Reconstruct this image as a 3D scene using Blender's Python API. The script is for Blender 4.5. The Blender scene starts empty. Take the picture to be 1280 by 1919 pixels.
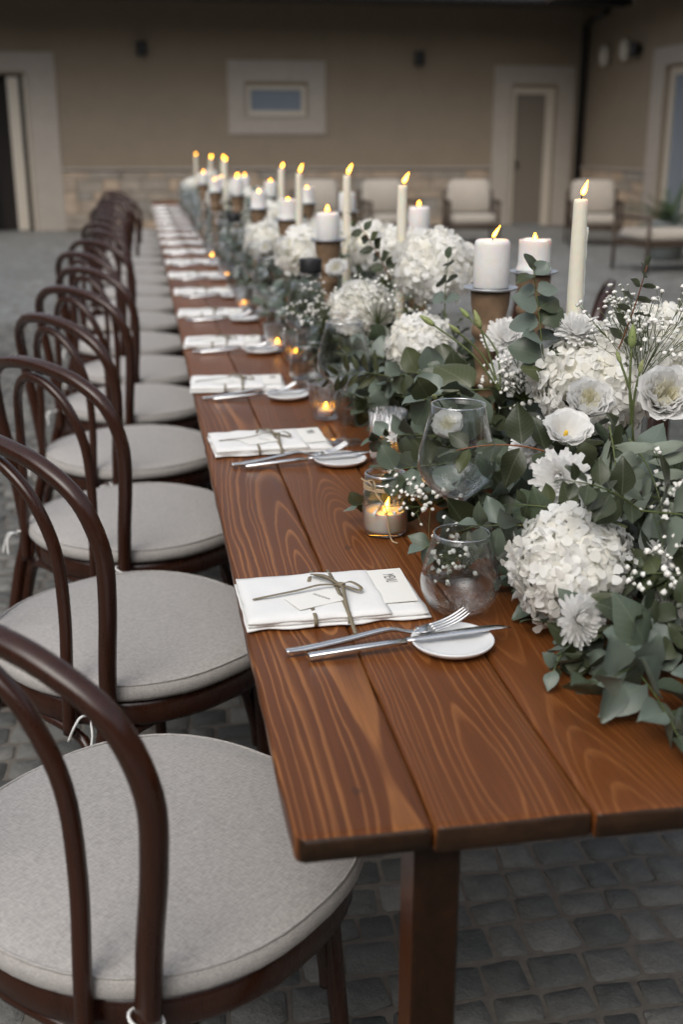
import bpy, math, random
from mathutils import Vector, Matrix, noise as mnoise
R = math.radians
PI = math.pi
scene = bpy.context.scene
col = scene.collection

# ------------------------------------------------------------------ camera
cam_d = bpy.data.cameras.new('camera')
cam = bpy.data.objects.new('camera', cam_d)
col.objects.link(cam)
CAM = Vector((-0.107, -0.903, 1.364))
PITCH, YAW = R(18.066), R(9.761)
fwd = Vector((math.sin(YAW)*math.cos(PITCH), math.cos(YAW)*math.cos(PITCH), -math.sin(PITCH)))
rgt = Vector((math.cos(YAW), -math.sin(YAW), 0))
upv = rgt.cross(fwd)
m = Matrix((rgt, upv, -fwd)).transposed().to_4x4()
m.translation = CAM
cam.matrix_world = m
cam_d.sensor_fit = 'VERTICAL'
cam_d.sensor_height = 36
cam_d.lens = 39.4
cam_d.clip_start = 0.05
cam_d.clip_end = 300
cam_d.dof.use_dof = True
cam_d.dof.focus_distance = 1.66
cam_d.dof.aperture_fstop = 3.4
scene.camera = cam

# ------------------------------------------------------------------ world, sun, exposure
SUN_EL, SUN_AZ = R(48), R(215)
world = bpy.data.worlds.new('World')
scene.world = world
world.use_nodes = True
wn = world.node_tree.nodes
wl = world.node_tree.links
bg = wn['Background']
sky = wn.new('ShaderNodeTexSky')
sky.sky_type = 'NISHITA'
sky.sun_disc = False
sky.sun_elevation = SUN_EL
sky.sun_rotation = SUN_AZ
sky.dust_density = 4.0
sky.air_density = 1.2
hs = wn.new('ShaderNodeHueSaturation')          # an overcast evening: a greyer sky
hs.inputs['Saturation'].default_value = 0.42
wl.new(sky.outputs[0], hs.inputs['Color'])
wl.new(hs.outputs[0], bg.inputs['Color'])
bg.inputs['Strength'].default_value = 0.12
sun_d = bpy.data.lights.new('sun', 'SUN')
sun_d.energy = 0.5
sun_d.angle = R(50)
sun_d.color = (1.0, 0.96, 0.9)
sun = bpy.data.objects.new('sun', sun_d)
col.objects.link(sun)
sd = Vector((math.sin(SUN_AZ)*math.cos(SUN_EL), math.cos(SUN_AZ)*math.cos(SUN_EL), math.sin(SUN_EL)))
sun.rotation_euler = (-sd).to_track_quat('-Z', 'Y').to_euler()
vs = scene.view_settings
vs.view_transform = 'Standard'
vs.look = 'None'
vs.exposure = 0.62
vs.gamma = 1.0
scene.render.engine = 'CYCLES'
cy = scene.cycles
cy.use_denoising = True
cy.max_bounces = 8
cy.diffuse_bounces = 3
cy.glossy_bounces = 4
cy.transmission_bounces = 6
cy.transparent_max_bounces = 24
cy.caustics_reflective = False
cy.caustics_refractive = False
cy.sample_clamp_indirect = 4.0

# ------------------------------------------------------------------ helpers
def tag(o, label=None, cat=None, group=None, kind=None):
    if label: o['label'] = label
    if cat: o['category'] = cat
    if group: o['group'] = group
    if kind: o['kind'] = kind
    return o

def link(o, parent=None):
    col.objects.link(o)
    if parent is not None: o.parent = parent
    return o

def empty(name, loc=(0, 0, 0), rz=0.0, parent=None):
    o = bpy.data.objects.new(name, None)
    o.empty_display_size = 0.05
    o.location = loc
    o.rotation_euler = (0, 0, rz)
    return link(o, parent)

def mobj(name, mesh, parent=None, loc=(0, 0, 0), rot=None, mw=None):
    o = bpy.data.objects.new(name, mesh)
    if mw is not None: o.matrix_basis = mw
    else:
        o.location = loc
        if rot: o.rotation_euler = rot
    return link(o, parent)

class MB:
    """collects shapes into one mesh"""
    def __init__(s): s.v = []; s.f = []
    def add(s, vs, fs, M=None):
        k = len(s.v)
        if M is not None: vs = [M @ Vector(p) for p in vs]
        s.v += [tuple(p) for p in vs]
        s.f += [tuple(i+k for i in f) for f in fs]
        return s
    def mesh(s, name, mat, smooth=True, bevel=None):
        me = bpy.data.meshes.new(name)
        me.from_pydata(s.v, [], s.f)
        if mat: me.materials.append(mat)
        if smooth:
            me.polygons.foreach_set('use_smooth', [True]*len(me.polygons))
        me.update()
        return me
    def box(s, x0, x1, y0, y1, z0, z1, b=0.0, M=None):
        if b <= 0:
            v = [(x, y, z) for x in (x0, x1) for y in (y0, y1) for z in (z0, z1)]
            return s.add(v, [(0,1,3,2),(4,6,7,5),(0,4,5,1),(2,3,7,6),(0,2,6,4),(1,5,7,3)], M)
        c = [((x0+x1)/2), ((y0+y1)/2), ((z0+z1)/2)]
        h = [(x1-x0)/2, (y1-y0)/2, (z1-z0)/2]
        v = []; idx = {}
        for ax in range(3):
            for sx in (-1, 1):
                for sy in (-1, 1):
                    for sz in (-1, 1):
                        sg = (sx, sy, sz)
                        p = [c[i] + sg[i]*(h[i] - (0 if i == ax else b)) for i in range(3)]
                        idx[(ax, sg)] = len(v); v.append(p)
        f = []
        S = (-1, 1)
        for ax in range(3):
            a, bb = [(1,2),(2,0),(0,1)][ax]
            for q in S:
                ring = []
                for (i, j) in ((-1,-1),(1,-1),(1,1),(-1,1)):
                    sg = [0,0,0]; sg[ax] = q; sg[a] = i; sg[bb] = j
                    ring.append(idx[(ax, tuple(sg))])
                f.append(tuple(ring if q > 0 else ring[::-1]))
        for ax in range(3):               # edges along ax
            a, bb = [(1,2),(2,0),(0,1)][ax]
            for i in S:
                for j in S:
                    def g(face, t):
                        sg = [0,0,0]; sg[ax] = t; sg[a] = i; sg[bb] = j
                        return idx[(face, tuple(sg))]
                    quad = (g(a,-1), g(a,1), g(bb,1), g(bb,-1))
                    f.append(quad if i*j < 0 else quad[::-1])
        for sx in S:
            for sy in S:
                for sz in S:
                    t = tuple(idx[(ax, (sx,sy,sz))] for ax in range(3))
                    f.append(t if sx*sy*sz > 0 else t[::-1])
        return s.add(v, f, M)
    def lathe(s, prof, n=24, M=None, cap0=True, cap1=True, jit=None):
        v = []; f = []
        for k, (r, z) in enumerate(prof):
            for i in range(n):
                a = 2*PI*i/n
                rr = r if jit is None else r*(1+jit(a, k, z))
                v.append((rr*math.cos(a), rr*math.sin(a), z))
        for k in range(len(prof)-1):
            for i in range(n):
                j = (i+1) % n
                f.append((k*n+i, k*n+j, (k+1)*n+j, (k+1)*n+i))
        if cap0: f.append(tuple(range(n))[::-1])
        if cap1: f.append(tuple((len(prof)-1)*n+i for i in range(n)))
        return s.add(v, f, M)
    def tube(s, pts, rad, n=8, flat=1.0, cap=True, M=None, sq=None, ref=None):
        P = [Vector(p) for p in pts]
        if not hasattr(rad, '__len__'): rad = [rad]*len(P)
        T = []
        for i in range(len(P)):
            t = P[min(i+1, len(P)-1)] - P[max(i-1, 0)]
            T.append(t.normalized() if t.length > 1e-9 else Vector((0,0,1)))
        if ref is None:
            ref = Vector((0,0,1)) if abs(T[0].z) < .9 else Vector((1,0,0))
        u = (Vector(ref) - T[0]*T[0].dot(Vector(ref))).normalized()
        v = []; f = []
        for i in range(len(P)):
            u = (u - T[i]*T[i].dot(u))
            u = u.normalized() if u.length > 1e-6 else T[i].orthogonal().normalized()
            w = T[i].cross(u)
            for k in range(n):
                a = 2*PI*(k+.5)/n
                c, q = math.cos(a), math.sin(a)
                if sq:
                    e = 2.0/sq
                    c = math.copysign(abs(c)**e, c); q = math.copysign(abs(q)**e, q)
                v.append(P[i] + u*(c*rad[i]*flat) + w*(q*rad[i]))
        for i in range(len(P)-1):
            for k in range(n):
                j = (k+1) % n
                f.append((i*n+k, i*n+j, (i+1)*n+j, (i+1)*n+k))
        if cap:
            f.append(tuple(range(n))[::-1]); f.append(tuple((len(P)-1)*n+k for k in range(n)))
        return s.add(v, f, M)
    def loft(s, rings, cap0=True, cap1=True, M=None, closed=True):
        n = len(rings[0]); v = [p for r in rings for p in r]; f = []
        for k in range(len(rings)-1):
            for i in range(n if closed else n-1):
                j = (i+1) % n
                f.append((k*n+i, k*n+j, (k+1)*n+j, (k+1)*n+i))
        if cap0: f.append(tuple(range(n))[::-1])
        if cap1: f.append(tuple((len(rings)-1)*n+i for i in range(n)))
        return s.add(v, f, M)
    def strip(s, pts, w, ups=None, th=0.0004, M=None):
        P = [Vector(p) for p in pts]; v = []; f = []
        for i in range(len(P)):
            t = (P[min(i+1, len(P)-1)] - P[max(i-1, 0)]).normalized()
            up = Vector(ups[i]) if ups else Vector((0,0,1))
            side = t.cross(up)
            side = side.normalized() if side.length > 1e-6 else Vector((0,1,0))
            nn = side.cross(t)
            a = P[i]-side*w/2; b = P[i]+side*w/2
            v += [a+nn*th, b+nn*th, b-nn*th, a-nn*th]
        for i in range(len(P)-1):
            for k in range(4):
                j = (k+1) % 4
                f.append((i*4+k, i*4+j, (i+1)*4+j, (i+1)*4+k))
        f.append((3,2,1,0)); L = (len(P)-1)*4; f.append((L, L+1, L+2, L+3))
        return s.add(v, f, M)

def catmull(pts, sub=6):
    P = [Vector(p) for p in pts]; out = []
    for i in range(len(P)-1):
        p0 = P[max(i-1, 0)]; p1 = P[i]; p2 = P[i+1]; p3 = P[min(i+2, len(P)-1)]
        for k in range(sub):
            t = k/sub
            out.append(.5*((2*p1)+(p2-p0)*t+(2*p0-5*p1+4*p2-p3)*t*t+(3*p1-p0-3*p2+p3)*t**3))
    out.append(P[-1])
    return out

def copy_tree(o, parent=None):
    c = o.copy(); col.objects.link(c); c.parent = parent
    for ch in list(o.children): copy_tree(ch, c)
    return c

def frame(axis, normal, loc=(0,0,0), sc=(1,1,1)):
    y = Vector(axis).normalized()
    z = Vector(normal); z = z - y*y.dot(z)
    z = z.normalized() if z.length > 1e-5 else y.orthogonal().normalized()
    x = y.cross(z)
    M = Matrix((x*sc[0], y*sc[1], z*sc[2])).transposed().to_4x4()
    M.translation = Vector(loc)
    return M

ORD = ['first','second','third','fourth','fifth','sixth','seventh','eighth','ninth','tenth','eleventh','twelfth',
       'thirteenth','fourteenth','fifteenth','sixteenth','seventeenth','eighteenth','nineteenth','twentieth']
ORD += ['twenty-'+q for q in ORD[:9]]

# ------------------------------------------------------------------ materials
class NT:
    def __init__(s, name):
        s.m = bpy.data.materials.new(name); s.m.use_nodes = True
        s.t = s.m.node_tree; s.n = s.t.nodes; s.l = s.t.links
        s.p = s.n['Principled BSDF']; s.out = s.n['Material Output']
    def new(s, typ, ins=None, **kw):
        nd = s.n.new('ShaderNode'+typ)
        for k, v in kw.items(): setattr(nd, k, v)
        for k, v in (ins or {}).items(): s.set(nd, k, v)
        return nd
    def set(s, nd, k, v):
        sock = nd.inputs[k]
        if isinstance(v, bpy.types.NodeSocket): s.l.new(v, sock)
        elif isinstance(v, bpy.types.Node): s.l.new(v.outputs[0], sock)
        else: sock.default_value = v
    def math(s, op, a, b=0.0, c=0.0, clamp=False):
        nd = s.new('Math', operation=op, use_clamp=clamp)
        s.set(nd, 0, a); s.set(nd, 1, b)
        if op in ('MULTIPLY_ADD', 'SMOOTH_MIN', 'COMPARE'): s.set(nd, 2, c)
        return nd.outputs[0]
    def mix(s, fac, a, b, bt='MIX'):
        nd = s.new('Mix', data_type='RGBA', blend_type=bt)
        s.set(nd, 0, fac); s.set(nd, 6, a); s.set(nd, 7, b)
        return nd.outputs[2]
    def ramp(s, fac, stops, interp='LINEAR'):
        nd = s.new('ValToRGB'); cr = nd.color_ramp; cr.interpolation = interp
        while len(cr.elements) < len(stops): cr.elements.new(.5)
        for e, (p, c) in zip(cr.elements, stops):
            e.position = p; e.color = c if len(c) == 4 else (*c, 1)
        s.set(nd, 0, fac)
        return nd.outputs[0]
    def noise(s, vec, scale, detail=3, rough=.5, dist=0.0, out=0):
        nd = s.new('TexNoise', {'Scale': scale, 'Detail': detail, 'Roughness': rough, 'Distortion': dist})
        if vec is not None: s.set(nd, 'Vector', vec)
        return nd.outputs[out]
    def mapping(s, vec, scale=(1,1,1), loc=(0,0,0), rot=(0,0,0)):
        nd = s.new('Mapping', {'Scale': scale, 'Location': loc, 'Rotation': rot}); s.set(nd, 'Vector', vec)
        return nd.outputs[0]
    def bump(s, h, strength=.3, dist=.002):
        nd = s.new('Bump', {'Strength': strength, 'Distance': dist}); s.set(nd, 'Height', h)
        s.l.new(nd.outputs[0], s.p.inputs['Normal'])
    def base(s, c): s.set(s.p, 'Base Color', c if not isinstance(c, tuple) else (*c[:3], 1))
    def rough(s, r): s.set(s.p, 'Roughness', r)

def C4(*c): return (*c, 1.0)

def rnd_node(t):
    """a random number per object and per loose piece"""
    oi = t.new('ObjectInfo'); g = t.new('NewGeometry')
    return t.math('FRACT', t.math('ADD', oi.outputs['Random'], g.outputs['Random Per Island']))

def plain(name, c, rough=.5, metal=0.0, var=.12, scale=30, bump=0.0, spec=.5):
    t = NT(name); tc = t.new('TexCoord')
    n = t.noise(tc.outputs['Object'], scale, 4)
    f = t.math('MULTIPLY_ADD', n, 2*var, 1-var)
    t.base(t.mix(1.0, C4(*c), f, 'MULTIPLY'))
    t.rough(rough); t.p.inputs['Metallic'].default_value = metal
    t.p.inputs['Specular IOR Level'].default_value = spec
    if bump: t.bump(n, bump, .004)
    return t.m

def mat_table(worn=True):
    t = NT('table_wood' if worn else 'table_leg_wood'); tc = t.new('TexCoord'); oi = t.new('ObjectInfo')
    at_s = t.new('Attribute', attribute_type='OBJECT', attribute_name='board'); rnd = at_s.outputs['Fac']
    at_g = t.new('Attribute', attribute_type='OBJECT', attribute_name='grain'); gfr = at_g.outputs['Fac']
    at_c = t.new('Attribute', attribute_type='OBJECT', attribute_name='figure'); gct = at_c.outputs['Fac']
    off = t.new('CombineXYZ', {0: t.math('MULTIPLY', rnd, 7.3), 1: t.math('MULTIPLY', rnd, 31.7), 2: t.math('MULTIPLY', rnd, 13.1)})
    va = t.new('VectorMath', operation='ADD'); t.set(va, 0, tc.outputs['Object']); t.set(va, 1, off.outputs[0])
    P = va.outputs[0]
    so = t.new('SeparateXYZ'); t.set(so, 0, tc.outputs['Object'])
    low = t.noise(t.mapping(P, (4.0, .95, 3)), 1.0, 2, .4)
    wob = t.noise(t.mapping(P, (30, 5, 10)), 1.0, 3)
    dep = t.noise(t.mapping(P, (.6, 1.05, .5)), 1.0, 1)
    x = t.math('ADD', so.outputs[0], t.math('MULTIPLY_ADD', low, .064, -.032))
    x = t.math('ADD', x, t.math('MULTIPLY_ADD', rnd, .11, -.055))
    x = t.math('ADD', x, t.math('MULTIPLY_ADD', wob, .012, -.006))
    d = t.math('MULTIPLY_ADD', dep, .23, -.075)
    r = t.math('SQRT', t.math('ADD', t.math('MULTIPLY', x, x), t.math('MULTIPLY', d, d)))
    irr = t.noise(t.new('CombineXYZ', {0: t.math('MULTIPLY', r, 38.0), 1: t.math('MULTIPLY', rnd, 90.0), 2: 0.0}).outputs[0], 1.0, 2)
    ph = t.math('FRACT', t.math('ADD', t.math('MULTIPLY', r, t.math('MULTIPLY', gfr, 100.0)), t.math('MULTIPLY', irr, 4.0)))
    grain = t.ramp(ph, [(0, (0,0,0)), (.52, (.05,.05,.05)), (.70, (.75,.75,.75)), (.80, (1,1,1)), (.88, (.04,.04,.04))])
    fib = t.noise(t.mapping(P, (380, 7, 380)), 1.0, 4, .65)
    big = t.noise(t.mapping(P, (5, 1.6, 5)), 1.0, 3)
    dark = t.mix(big, C4(.064, .0185, .0055), C4(.145, .045, .0115))
    dark = t.mix(rnd, dark, t.mix(.35, dark, C4(.20, .065, .014)))
    lite = C4(.38, .155, .048)
    c = t.mix(t.math('MULTIPLY', grain, t.math('MULTIPLY', gct, t.math('MULTIPLY_ADD', big, .9, .15))), dark, lite)
    c = t.mix(1.0, c, t.math('MULTIPLY_ADD', fib, 1.1, .45), 'MULTIPLY')
    # chips and wear on the outer edges of the boards
    y = t.math('ABSOLUTE', so.outputs[2])
    chip = t.noise(t.mapping(P, (60, 45, 60)), 1.0, 5, .65)
    g = t.new('NewGeometry')
    pt = t.math('MULTIPLY', t.math('SUBTRACT', g.outputs['Pointiness'], .512), 16.0, clamp=True)
    wear = t.math('MULTIPLY', pt, t.math('GREATER_THAN', chip, .54))
    if worn: c = t.mix(t.math('MULTIPLY', wear, .8), c, C4(.42, .3, .19))
    spot = t.math('GREATER_THAN', t.noise(t.mapping(P, (30, 14, 30)), 1.0, 2), .735)
    c = t.mix(t.math('MULTIPLY', spot, .55), c, C4(.04, .018, .01))
    tn = t.new('SeparateXYZ'); t.set(tn, 0, tc.outputs['Normal'])
    endg = t.math('GREATER_THAN', t.math('ABSOLUTE', tn.outputs[1]), .6)
    c = t.mix(endg, c, t.mix(chip, C4(.006, .004, .003), C4(.055, .027, .013)))
    if not worn: c = t.mix(1.0, c, C4(.62, .54, .46), 'MULTIPLY')  # shade beneath the table, put into the leg and frame colour
    t.base(c)
    t.rough(t.math('MULTIPLY_ADD', fib, .22, .28))
    t.p.inputs['Specular IOR Level'].default_value = .22
    t.bump(t.math('ADD', t.math('MULTIPLY', fib, .5), t.math('MULTIPLY', grain, -.5)), .25, .0012)
    return t.m

def mat_bentwood():
    t = NT('dark_bentwood'); tc = t.new('TexCoord')
    n = t.noise(t.mapping(tc.outputs['Object'], (60, 60, 6)), 1.0, 4, .6)
    b = t.noise(tc.outputs['Object'], 5.0, 2)
    c = t.mix(n, C4(.014, .0038, .0017), C4(.046, .0125, .0050))
    c = t.mix(t.math('MULTIPLY', b, .5), c, C4(.045, .015, .008))
    t.base(c); t.rough(t.math('MULTIPLY_ADD', n, .16, .20))
    t.p.inputs['Coat Weight'].default_value = .15
    t.p.inputs['Coat Roughness'].default_value = .25
    t.bump(n, .08, .001)
    return t.m

def mat_linen(name, c, sc=900, spk=.35, bump=.35):
    t = NT(name); tc = t.new('TexCoord'); o = tc.outputs['Object']
    a = t.noise(t.mapping(o, (sc, sc*.22, sc)), 1.0, 1)
    b = t.noise(t.mapping(o, (sc*.22, sc, sc)), 1.0, 1)
    w = t.math('ADD', t.math('MULTIPLY', a, .5), t.math('MULTIPLY', b, .5))
    l = t.noise(o, 9, 3)
    f = t.math('ADD', t.math('MULTIPLY_ADD', w, 2*spk, 1-spk-.06), t.math('MULTIPLY', l, .12))
    t.base(t.mix(1.0, C4(*c), f, 'MULTIPLY'))
    t.rough(.9); t.p.inputs['Sheen Weight'].default_value = .25
    t.p.inputs['Specular IOR Level'].default_value = .2
    t.bump(t.math('ADD', w, t.math('MULTIPLY', l, .5)), bump, .0012)
    return t.m

def mat_leaf(name, a, b, back=None, rough=.5, spec=.4):
    t = NT(name); r = rnd_node(t); tc = t.new('TexCoord')
    n = t.noise(tc.outputs['Object'], 60, 3)
    c = t.ramp(r, [(0, a), (.25, a), (.42, tuple(.5*p+.5*q for p, q in zip(a, b))), (.7, b), (.86, (.034, .042, .018)), (1, (.075, .090, .036))])
    c = t.mix(1.0, c, t.math('MULTIPLY_ADD', n, .7, .65), 'MULTIPLY')
    so = t.new('SeparateXYZ'); t.set(so, 0, tc.outputs['Object'])
    ax = t.math('ABSOLUTE', so.outputs[0])
    rib = t.math('SUBTRACT', 1.0, t.math('MULTIPLY', ax, 45.0), clamp=True)
    sv = t.math('FRACT', t.math('MULTIPLY', t.math('SUBTRACT', so.outputs[1], t.math('MULTIPLY', ax, .7)), 9.0))
    sv = t.math('MULTIPLY', t.math('GREATER_THAN', sv, .88), .35)
    c = t.mix(t.math('MULTIPLY', t.math('MAXIMUM', rib, sv), .3), c, C4(.26, .29, .2))
    if back:
        g = t.new('NewGeometry')
        c = t.mix(t.math('MULTIPLY', g.outputs['Backfacing'], .75), c, C4(*back))
    t.base(c); t.rough(rough); t.p.inputs['Specular IOR Level'].default_value = spec
    tr = t.new('BsdfTranslucent'); t.set(tr, 'Color', c)
    mx = t.new('MixShader'); t.set(mx, 0, .14)
    t.l.new(t.p.outputs[0], mx.inputs[1]); t.l.new(tr.outputs[0], mx.inputs[2])
    t.l.new(mx.outputs[0], t.out.inputs[0])
    return t.m

def mat_petal(name, a, b, trans=.3):
    t = NT(name); r = rnd_node(t)
    c = t.mix(t.math('POWER', r, 1.6), C4(*a), C4(*b))
    t.base(c); t.rough(.65); t.p.inputs['Specular IOR Level'].default_value = .2
    tr = t.new('BsdfTranslucent'); t.set(tr, 'Color', c)
    mx = t.new('MixShader'); t.set(mx, 0, trans)
    t.l.new(t.p.outputs[0], mx.inputs[1]); t.l.new(tr.outputs[0], mx.inputs[2])
    t.l.new(mx.outputs[0], t.out.inputs[0])
    return t.m

def mat_glass(name, tint=(.96, .97, .97), base=.028, rough=.0, rib=None, pw=3.0):
    t = NT(name)
    lw = t.new('LayerWeight', {'Blend': .5})
    f = t.math('POWER', lw.outputs['Facing'], pw)
    f = t.math('MULTIPLY_ADD', f, .92, base, clamp=True)
    tr = t.new('BsdfTransparent', {'Color': C4(*tint)})
    gl = t.new('BsdfGlossy', {'Color': C4(.95, .97, 1), 'Roughness': rough})
    mx = t.new('MixShader')
    if rib:
        tc = t.new('TexCoord')
        wv = t.noise(t.mapping(tc.outputs['Object'], rib), 1.0, 1)
        bp = t.new('Bump', {'Strength': .9, 'Distance': .004}); t.set(bp, 'Height', wv)
        t.set(gl, 'Normal', bp); t.set(lw, 'Normal', bp)
    t.set(mx, 0, f); t.l.new(tr.outputs[0], mx.inputs[1]); t.l.new(gl.outputs[0], mx.inputs[2])
    t.l.new(mx.outputs[0], t.out.inputs[0])
    return t.m

def mat_wax(name, c):
    t = NT(name); tc = t.new('TexCoord'); n = t.noise(tc.outputs['Object'], 90, 4)
    t.base(t.mix(1.0, C4(*c), t.math('MULTIPLY_ADD', n, .16, .92), 'MULTIPLY'))
    t.rough(.55); t.p.inputs['Subsurface Weight'].default_value = .6
    t.p.inputs['Subsurface Radius'].default_value = (1.0, .55, .3)
    t.p.inputs['Subsurface Scale'].default_value = .012
    t.bump(n, .15, .001)
    return t.m

def mat_flame():
    t = NT('flame_light')
    lw = t.new('LayerWeight', {'Blend': .5})
    c = t.ramp(lw.outputs['Facing'], [(0, (1, .43, .030)), (.45, (1, .34, .018)), (1, (1, .21, .006))])
    s = t.ramp(lw.outputs['Facing'], [(0, (1, 1, 1)), (.5, (.7, .7, .7)), (1, (.16, .16, .16))])
    em = t.new('Emission'); t.set(em, 'Color', c); t.set(em, 'Strength', t.math('MULTIPLY', s, 26.0))
    t.l.new(em.outputs[0], t.out.inputs[0])
    return t.m

def mat_stone(name, a, b, rough=.8, sc=14, bump=.5):
    t = NT(name); tc = t.new('TexCoord'); oi = t.new('ObjectInfo'); r = rnd_node(t)
    g = t.new('NewGeometry'); p = g.outputs['Position']
    n = t.noise(p, sc, 6, .65); n2 = t.noise(p, sc*5, 4, .6)
    c = t.mix(r, C4(*a), C4(*b))
    c = t.mix(1.0, c, t.math('MULTIPLY_ADD', n, 1.1, .42), 'MULTIPLY')
    c = t.mix(1.0, c, t.math('MULTIPLY_ADD', n2, .7, .65), 'MULTIPLY')
    t.base(c); t.rough(rough); t.bump(t.math('ADD', n, t.math('MULTIPLY', n2, .5)), bump, .006)
    return t.m

def mat_plaster(name, c, sc=3.0):
    t = NT(name); g = t.new('NewGeometry'); p = g.outputs['Position']
    n = t.noise(p, sc, 5, .6); n2 = t.noise(p, 40, 4)
    f = t.math('ADD', t.math('MULTIPLY_ADD', n, .24, .80), t.math('MULTIPLY', n2, .16))
    t.base(t.mix(1.0, C4(*c), f, 'MULTIPLY')); t.rough(.9); t.bump(n2, .3, .004)
    return t.m

def mat_ground():
    t = NT('mortar_sand'); g = t.new('NewGeometry'); p = g.outputs['Position']
    vor = t.new('TexVoronoi', {'Scale': 9.5, 'Randomness': .6}, feature='DISTANCE_TO_EDGE'); t.set(vor, 'Vector', p)
    voc = t.new('TexVoronoi', {'Scale': 9.5, 'Randomness': .6}); t.set(voc, 'Vector', p)
    n = t.noise(p, 25, 5, .6); n3 = t.noise(p, .6, 3)
    sep = t.new('SeparateColor'); t.set(sep, 0, voc.outputs['Color'])
    st = t.mix(sep.outputs[0], C4(.135, .144, .142), C4(.245, .252, .248))
    st = t.mix(1.0, st, t.math('MULTIPLY_ADD', n, .7, .65), 'MULTIPLY')
    sand = t.mix(n, C4(.07, .056, .042), C4(.15, .12, .09))
    e = t.math('MULTIPLY', vor.outputs['Distance'], 14.0, clamp=True)
    c = t.mix(e, sand, st)
    t.base(t.mix(1.0, c, t.math('MULTIPLY_ADD', n3, .5, .75), 'MULTIPLY')); t.rough(.6)
    t.bump(t.math('ADD', t.math('MULTIPLY', e, .6), n), .4, .006)
    return t.m

M = {}
M['table'] = mat_table()
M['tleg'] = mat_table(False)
M['chair'] = mat_bentwood()
M['cushion'] = mat_linen('cushion_linen', (.40, .38, .36), 430, .52)
M['napkin'] = mat_linen('napkin_linen', (.80, .80, .78), 1400, .10, .2)
M['cream'] = mat_linen('cream_canvas', (.38, .34, .29), 90, .1)
M['euc'] = mat_leaf('eucalyptus_leaf', (.150, .188, .155), (.064, .086, .048), (.165, .195, .15), .40, .5)
M['eucd'] = mat_leaf('eucalyptus_dark_leaf', (.052, .066, .032), (.030, .040, .018), (.10, .12, .07), .42, .5)
M['olive'] = mat_leaf('olive_leaf', (.055, .07, .03), (.085, .095, .045), (.33, .38, .31), .45, .4)
M['stem'] = plain('green_stem', (.10, .13, .04), .6)
M['redstem'] = plain('reddish_stem', (.24, .085, .03), .6)
M['hyd'] = mat_petal('hydrangea_petal', (.96, .96, .94), (.93, .91, .83), .42)
M['white'] = mat_petal('white_petal', (.96, .96, .95), (.94, .93, .90), .40)
M['creamp'] = mat_petal('cream_petal', (.95, .93, .82), (.93, .89, .70), .5)
M['core'] = plain('flower_core', (.80, .78, .66), .8)
M['yellow'] = plain('stamen_yellow', (.75, .48, .04), .7)
M['bud'] = mat_petal('green_bud_petal', (.40, .43, .20), (.24, .31, .11), .15)
M['breath'] = plain('blossom_white', (.84, .83, .78), .75)
M['glass'] = mat_glass('clear_glass')
M['rim'] = mat_glass('glass_rim', (.97, .98, .98), .50)
M['jarg'] = mat_glass('jar_glass', (.93, .95, .94), .07, .02, None, 2.0)
M['cut'] = mat_glass('cut_glass', (.92, .93, .94), .22, .06, (190, 190, 60))
M['rib'] = mat_glass('ribbed_glass', (.93, .94, .94), .20, .05, (420, 420, 6))
M['steel'] = plain('brushed_steel', (.78, .78, .78), .24, 1.0, .06, 200)
M['china'] = plain('white_china', (.78, .79, .79), .18, 0, .02, 10)
M['wax'] = mat_wax('white_wax', (.80, .79, .77))
M['ivory'] = mat_wax('ivory_wax', (.80, .77, .65))
M['flame'] = mat_flame()
M['sandw'] = mat_wax('glowing_sand', (.86, .80, .74))
M['wick'] = plain('wick_black', (.015, .012, .01), .9)
M['holder'] = plain('holder_wood', (.185, .118, .068), .6, 0, .4, 40, .15)
M['tin'] = plain('zinc_plate', (.50, .52, .55), .38, .65, .1, 20)
M['ribbon'] = plain('taupe_ribbon', (.21, .175, .115), .55, 0, .2, 300)
M['card'] = plain('card_paper', (.82, .81, .76), .8, 0, .03, 60)
M['ink'] = plain('print_ink', (.06, .06, .06), .8)
M['twine'] = plain('jute_twine', (.46, .34, .21), .9, 0, .3, 300)
M['sand'] = plain('white_sand', (.82, .77, .70), .9, 0, .15, 220, .6)
M['cobble'] = mat_stone('cobblestone', (.066, .070, .066), (.195, .19, .172), .6, 26, 1.0)
M['ground'] = mat_ground()
M['joint'] = plain('joint_sand', (.13, .115, .097), .9, 0, .5, 45, .6)
M['plaster'] = mat_plaster('taupe_plaster', (.25, .20, .146))
M['trim'] = mat_plaster('grey_trim', (.375, .33, .285), 5)
M['cladding'] = mat_stone('cladding_stone', (.46, .345, .245), (.27, .25, .22), .85, 5)
M['clad_mortar'] = plain('cladding_mortar', (.24, .20, .15), .9, 0, .2, 6)
M['frame'] = plain('cream_frame', (.52, .46, .38), .5)
M['doorp'] = plain('taupe_door', (.17, .145, .115), .55)
M['pane'] = plain('window_pane', (.20, .235, .28), .08, 0, .05, 4)
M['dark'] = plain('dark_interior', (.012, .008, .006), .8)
M['black'] = plain('black_metal', (.012, .012, .014), .45)
M['soffit'] = plain('roof_boards', (.035, .026, .018), .8, 0, .3, 4)
M['tile'] = plain('roof_tiles', (.20, .10, .06), .85, 0, .4, 3)
M['rattan'] = plain('brown_rattan', (.05, .032, .02), .7, 0, .4, 60)
M['palm'] = mat_leaf('palm_leaf', (.04, .075, .03), (.06, .1, .04))
M['pot'] = plain('grey_pot', (.19, .21, .21), .6)
M['whitep'] = plain('white_plastic', (.5, .46, .4), .5)

# ================================================================== the setting
rng = random.Random(7)

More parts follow.
